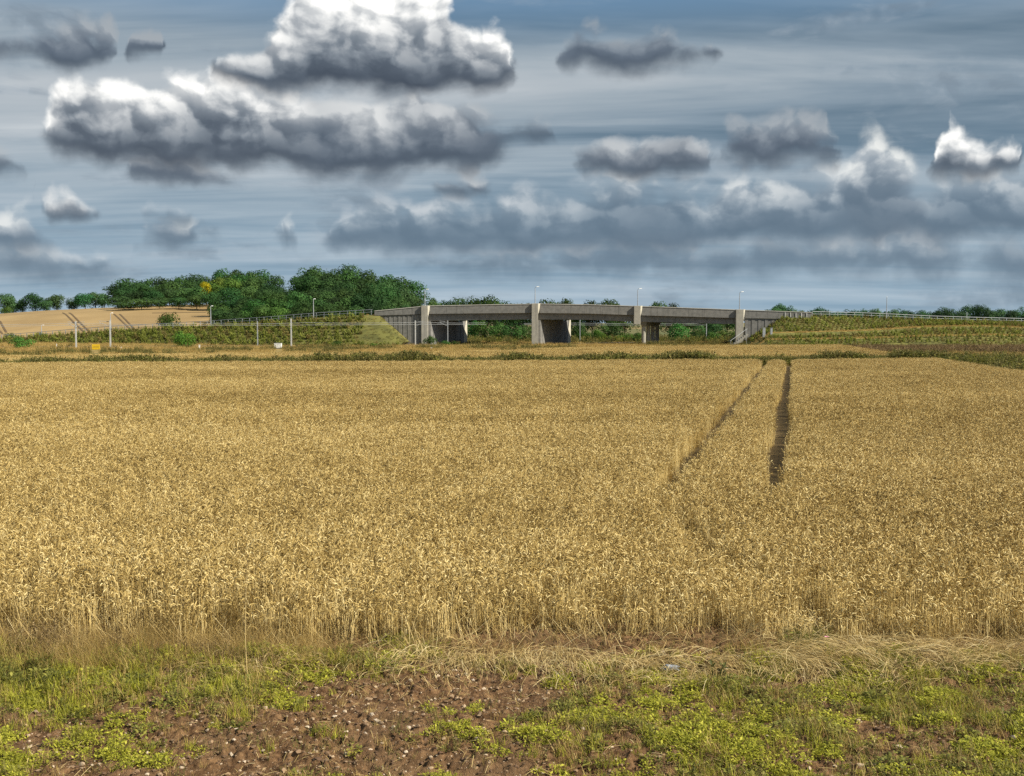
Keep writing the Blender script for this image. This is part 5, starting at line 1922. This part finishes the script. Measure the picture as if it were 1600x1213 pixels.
# single plants one can point at
def dock_stem(px, y, H, label, mat, seed):
    rr = np.random.default_rng(seed)
    x = (px - 800) / F * y
    root = empty('dried_weed', (x, y, 0.03)); tag(root, label, 'weed stalk')
    Bq = Blades(); t = np.linspace(0, 1, 8)
    st = np.stack([.02 * np.sin(t * 4 + seed), .01 * np.cos(t * 5), H * t - .05], 1)
    Bq.tube(st, .0085 * (1 - .7 * t), .75, sides=6)
    obj('stem', Bq.mesh('stem', mat), root)
    Bq = Blades()
    for k in range(90):
        s = rr.uniform(.45, 1.0) if k < 70 else rr.uniform(.05, .45)
        az = rr.random() * 6.283; L = rr.uniform(.02, .06)
        c = np.array([.02 * math.sin(s * 4 + seed), .01 * math.cos(s * 5), H * s - .05])
        d = np.array([math.cos(az) * .6, math.sin(az) * .6, .7])
        Bq.ribbon(c + d * (np.array([0, .5, 1.0]) * L)[:, None], np.array([.004, .010, .003]), np.array([-math.sin(az), math.cos(az), 0]), rr.uniform(.2, .8))
    obj('seed_heads', Bq.mesh('seed_heads', M['brownweed']), root)
    return root


dock_stem(380, 11.75, 1.50, 'tallest dried yellow stalk standing before the wheat at the soil edge', M['straw_lying'], 3)
dock_stem(283, 12.0, 0.98, 'shorter brown dried stalk left of the tall yellow stalk', M['dry'], 8)

# dark leafy weed in the straw
root = empty('leafy_weed', ((1128 - 800) / F * 11.75, 11.75, .05)); tag(root, 'dark green upright weed beside the straw mats', 'weed')
obj('leaves', upright_weed('dark_weed', M['green'], rf, n=12, h=(.14, .30), rad=.11, leaf=.075, per=16, sw=.004, tone=(.1, .55)), root)
# grey stone lying on the straw
bm = bmesh.new(); bmesh.ops.create_icosphere(bm, subdivisions=2, radius=1.0)
for v in bm.verts:
    n_ = v.co.copy()
    v.co = Vector((n_.x * .105, n_.y * .06, n_.z * .042)) * (1 + .22 * math.sin(n_.x * 5 + n_.z * 4) + .12 * math.cos(n_.y * 7))
me = bpy.data.meshes.new('grey_stone'); bm.to_mesh(me); bm.free()
me.materials.append(mat_two('grey_flint', (0.12, 0.13, 0.15), (0.26, 0.28, 0.31), 30.0, 0.6, bump=.5))
o = obj('stone', me, None, ((1052 - 800) / F * 12.1, 12.1, .16))
tag(o, 'grey flint stone lying on the straw mat', 'stone')
# pink flower
root = empty('wild_flower', ((1297 - 800) / F * 12.95, 12.95, .0)); tag(root, 'small pink flower among the dry stalks at the wheat edge', 'flower')
mb = MB(); mb.tube([(0, 0, 0), (.02, 0, .14), (.01, -.02, .27)], .003, 4); mb.build('stem', M['green'], root)
B2 = Blades()
for k in range(9):
    a = k / 9 * 6.283
    d = np.array([math.cos(a), math.sin(a) * .6 - .2, .5])
    B2.ribbon(np.array([.01, -.02, .27]) + d * (np.array([0, .6, 1]) * .03)[:, None], np.array([.004, .018, .008]), np.array([-math.sin(a), math.cos(a), 0]), .5)
M['petal'] = mat_two('pink_petal', (0.75, 0.25, 0.42), (0.85, 0.40, 0.55), 20, .6)
obj('petals', B2.mesh('petals', M['petal']), root)
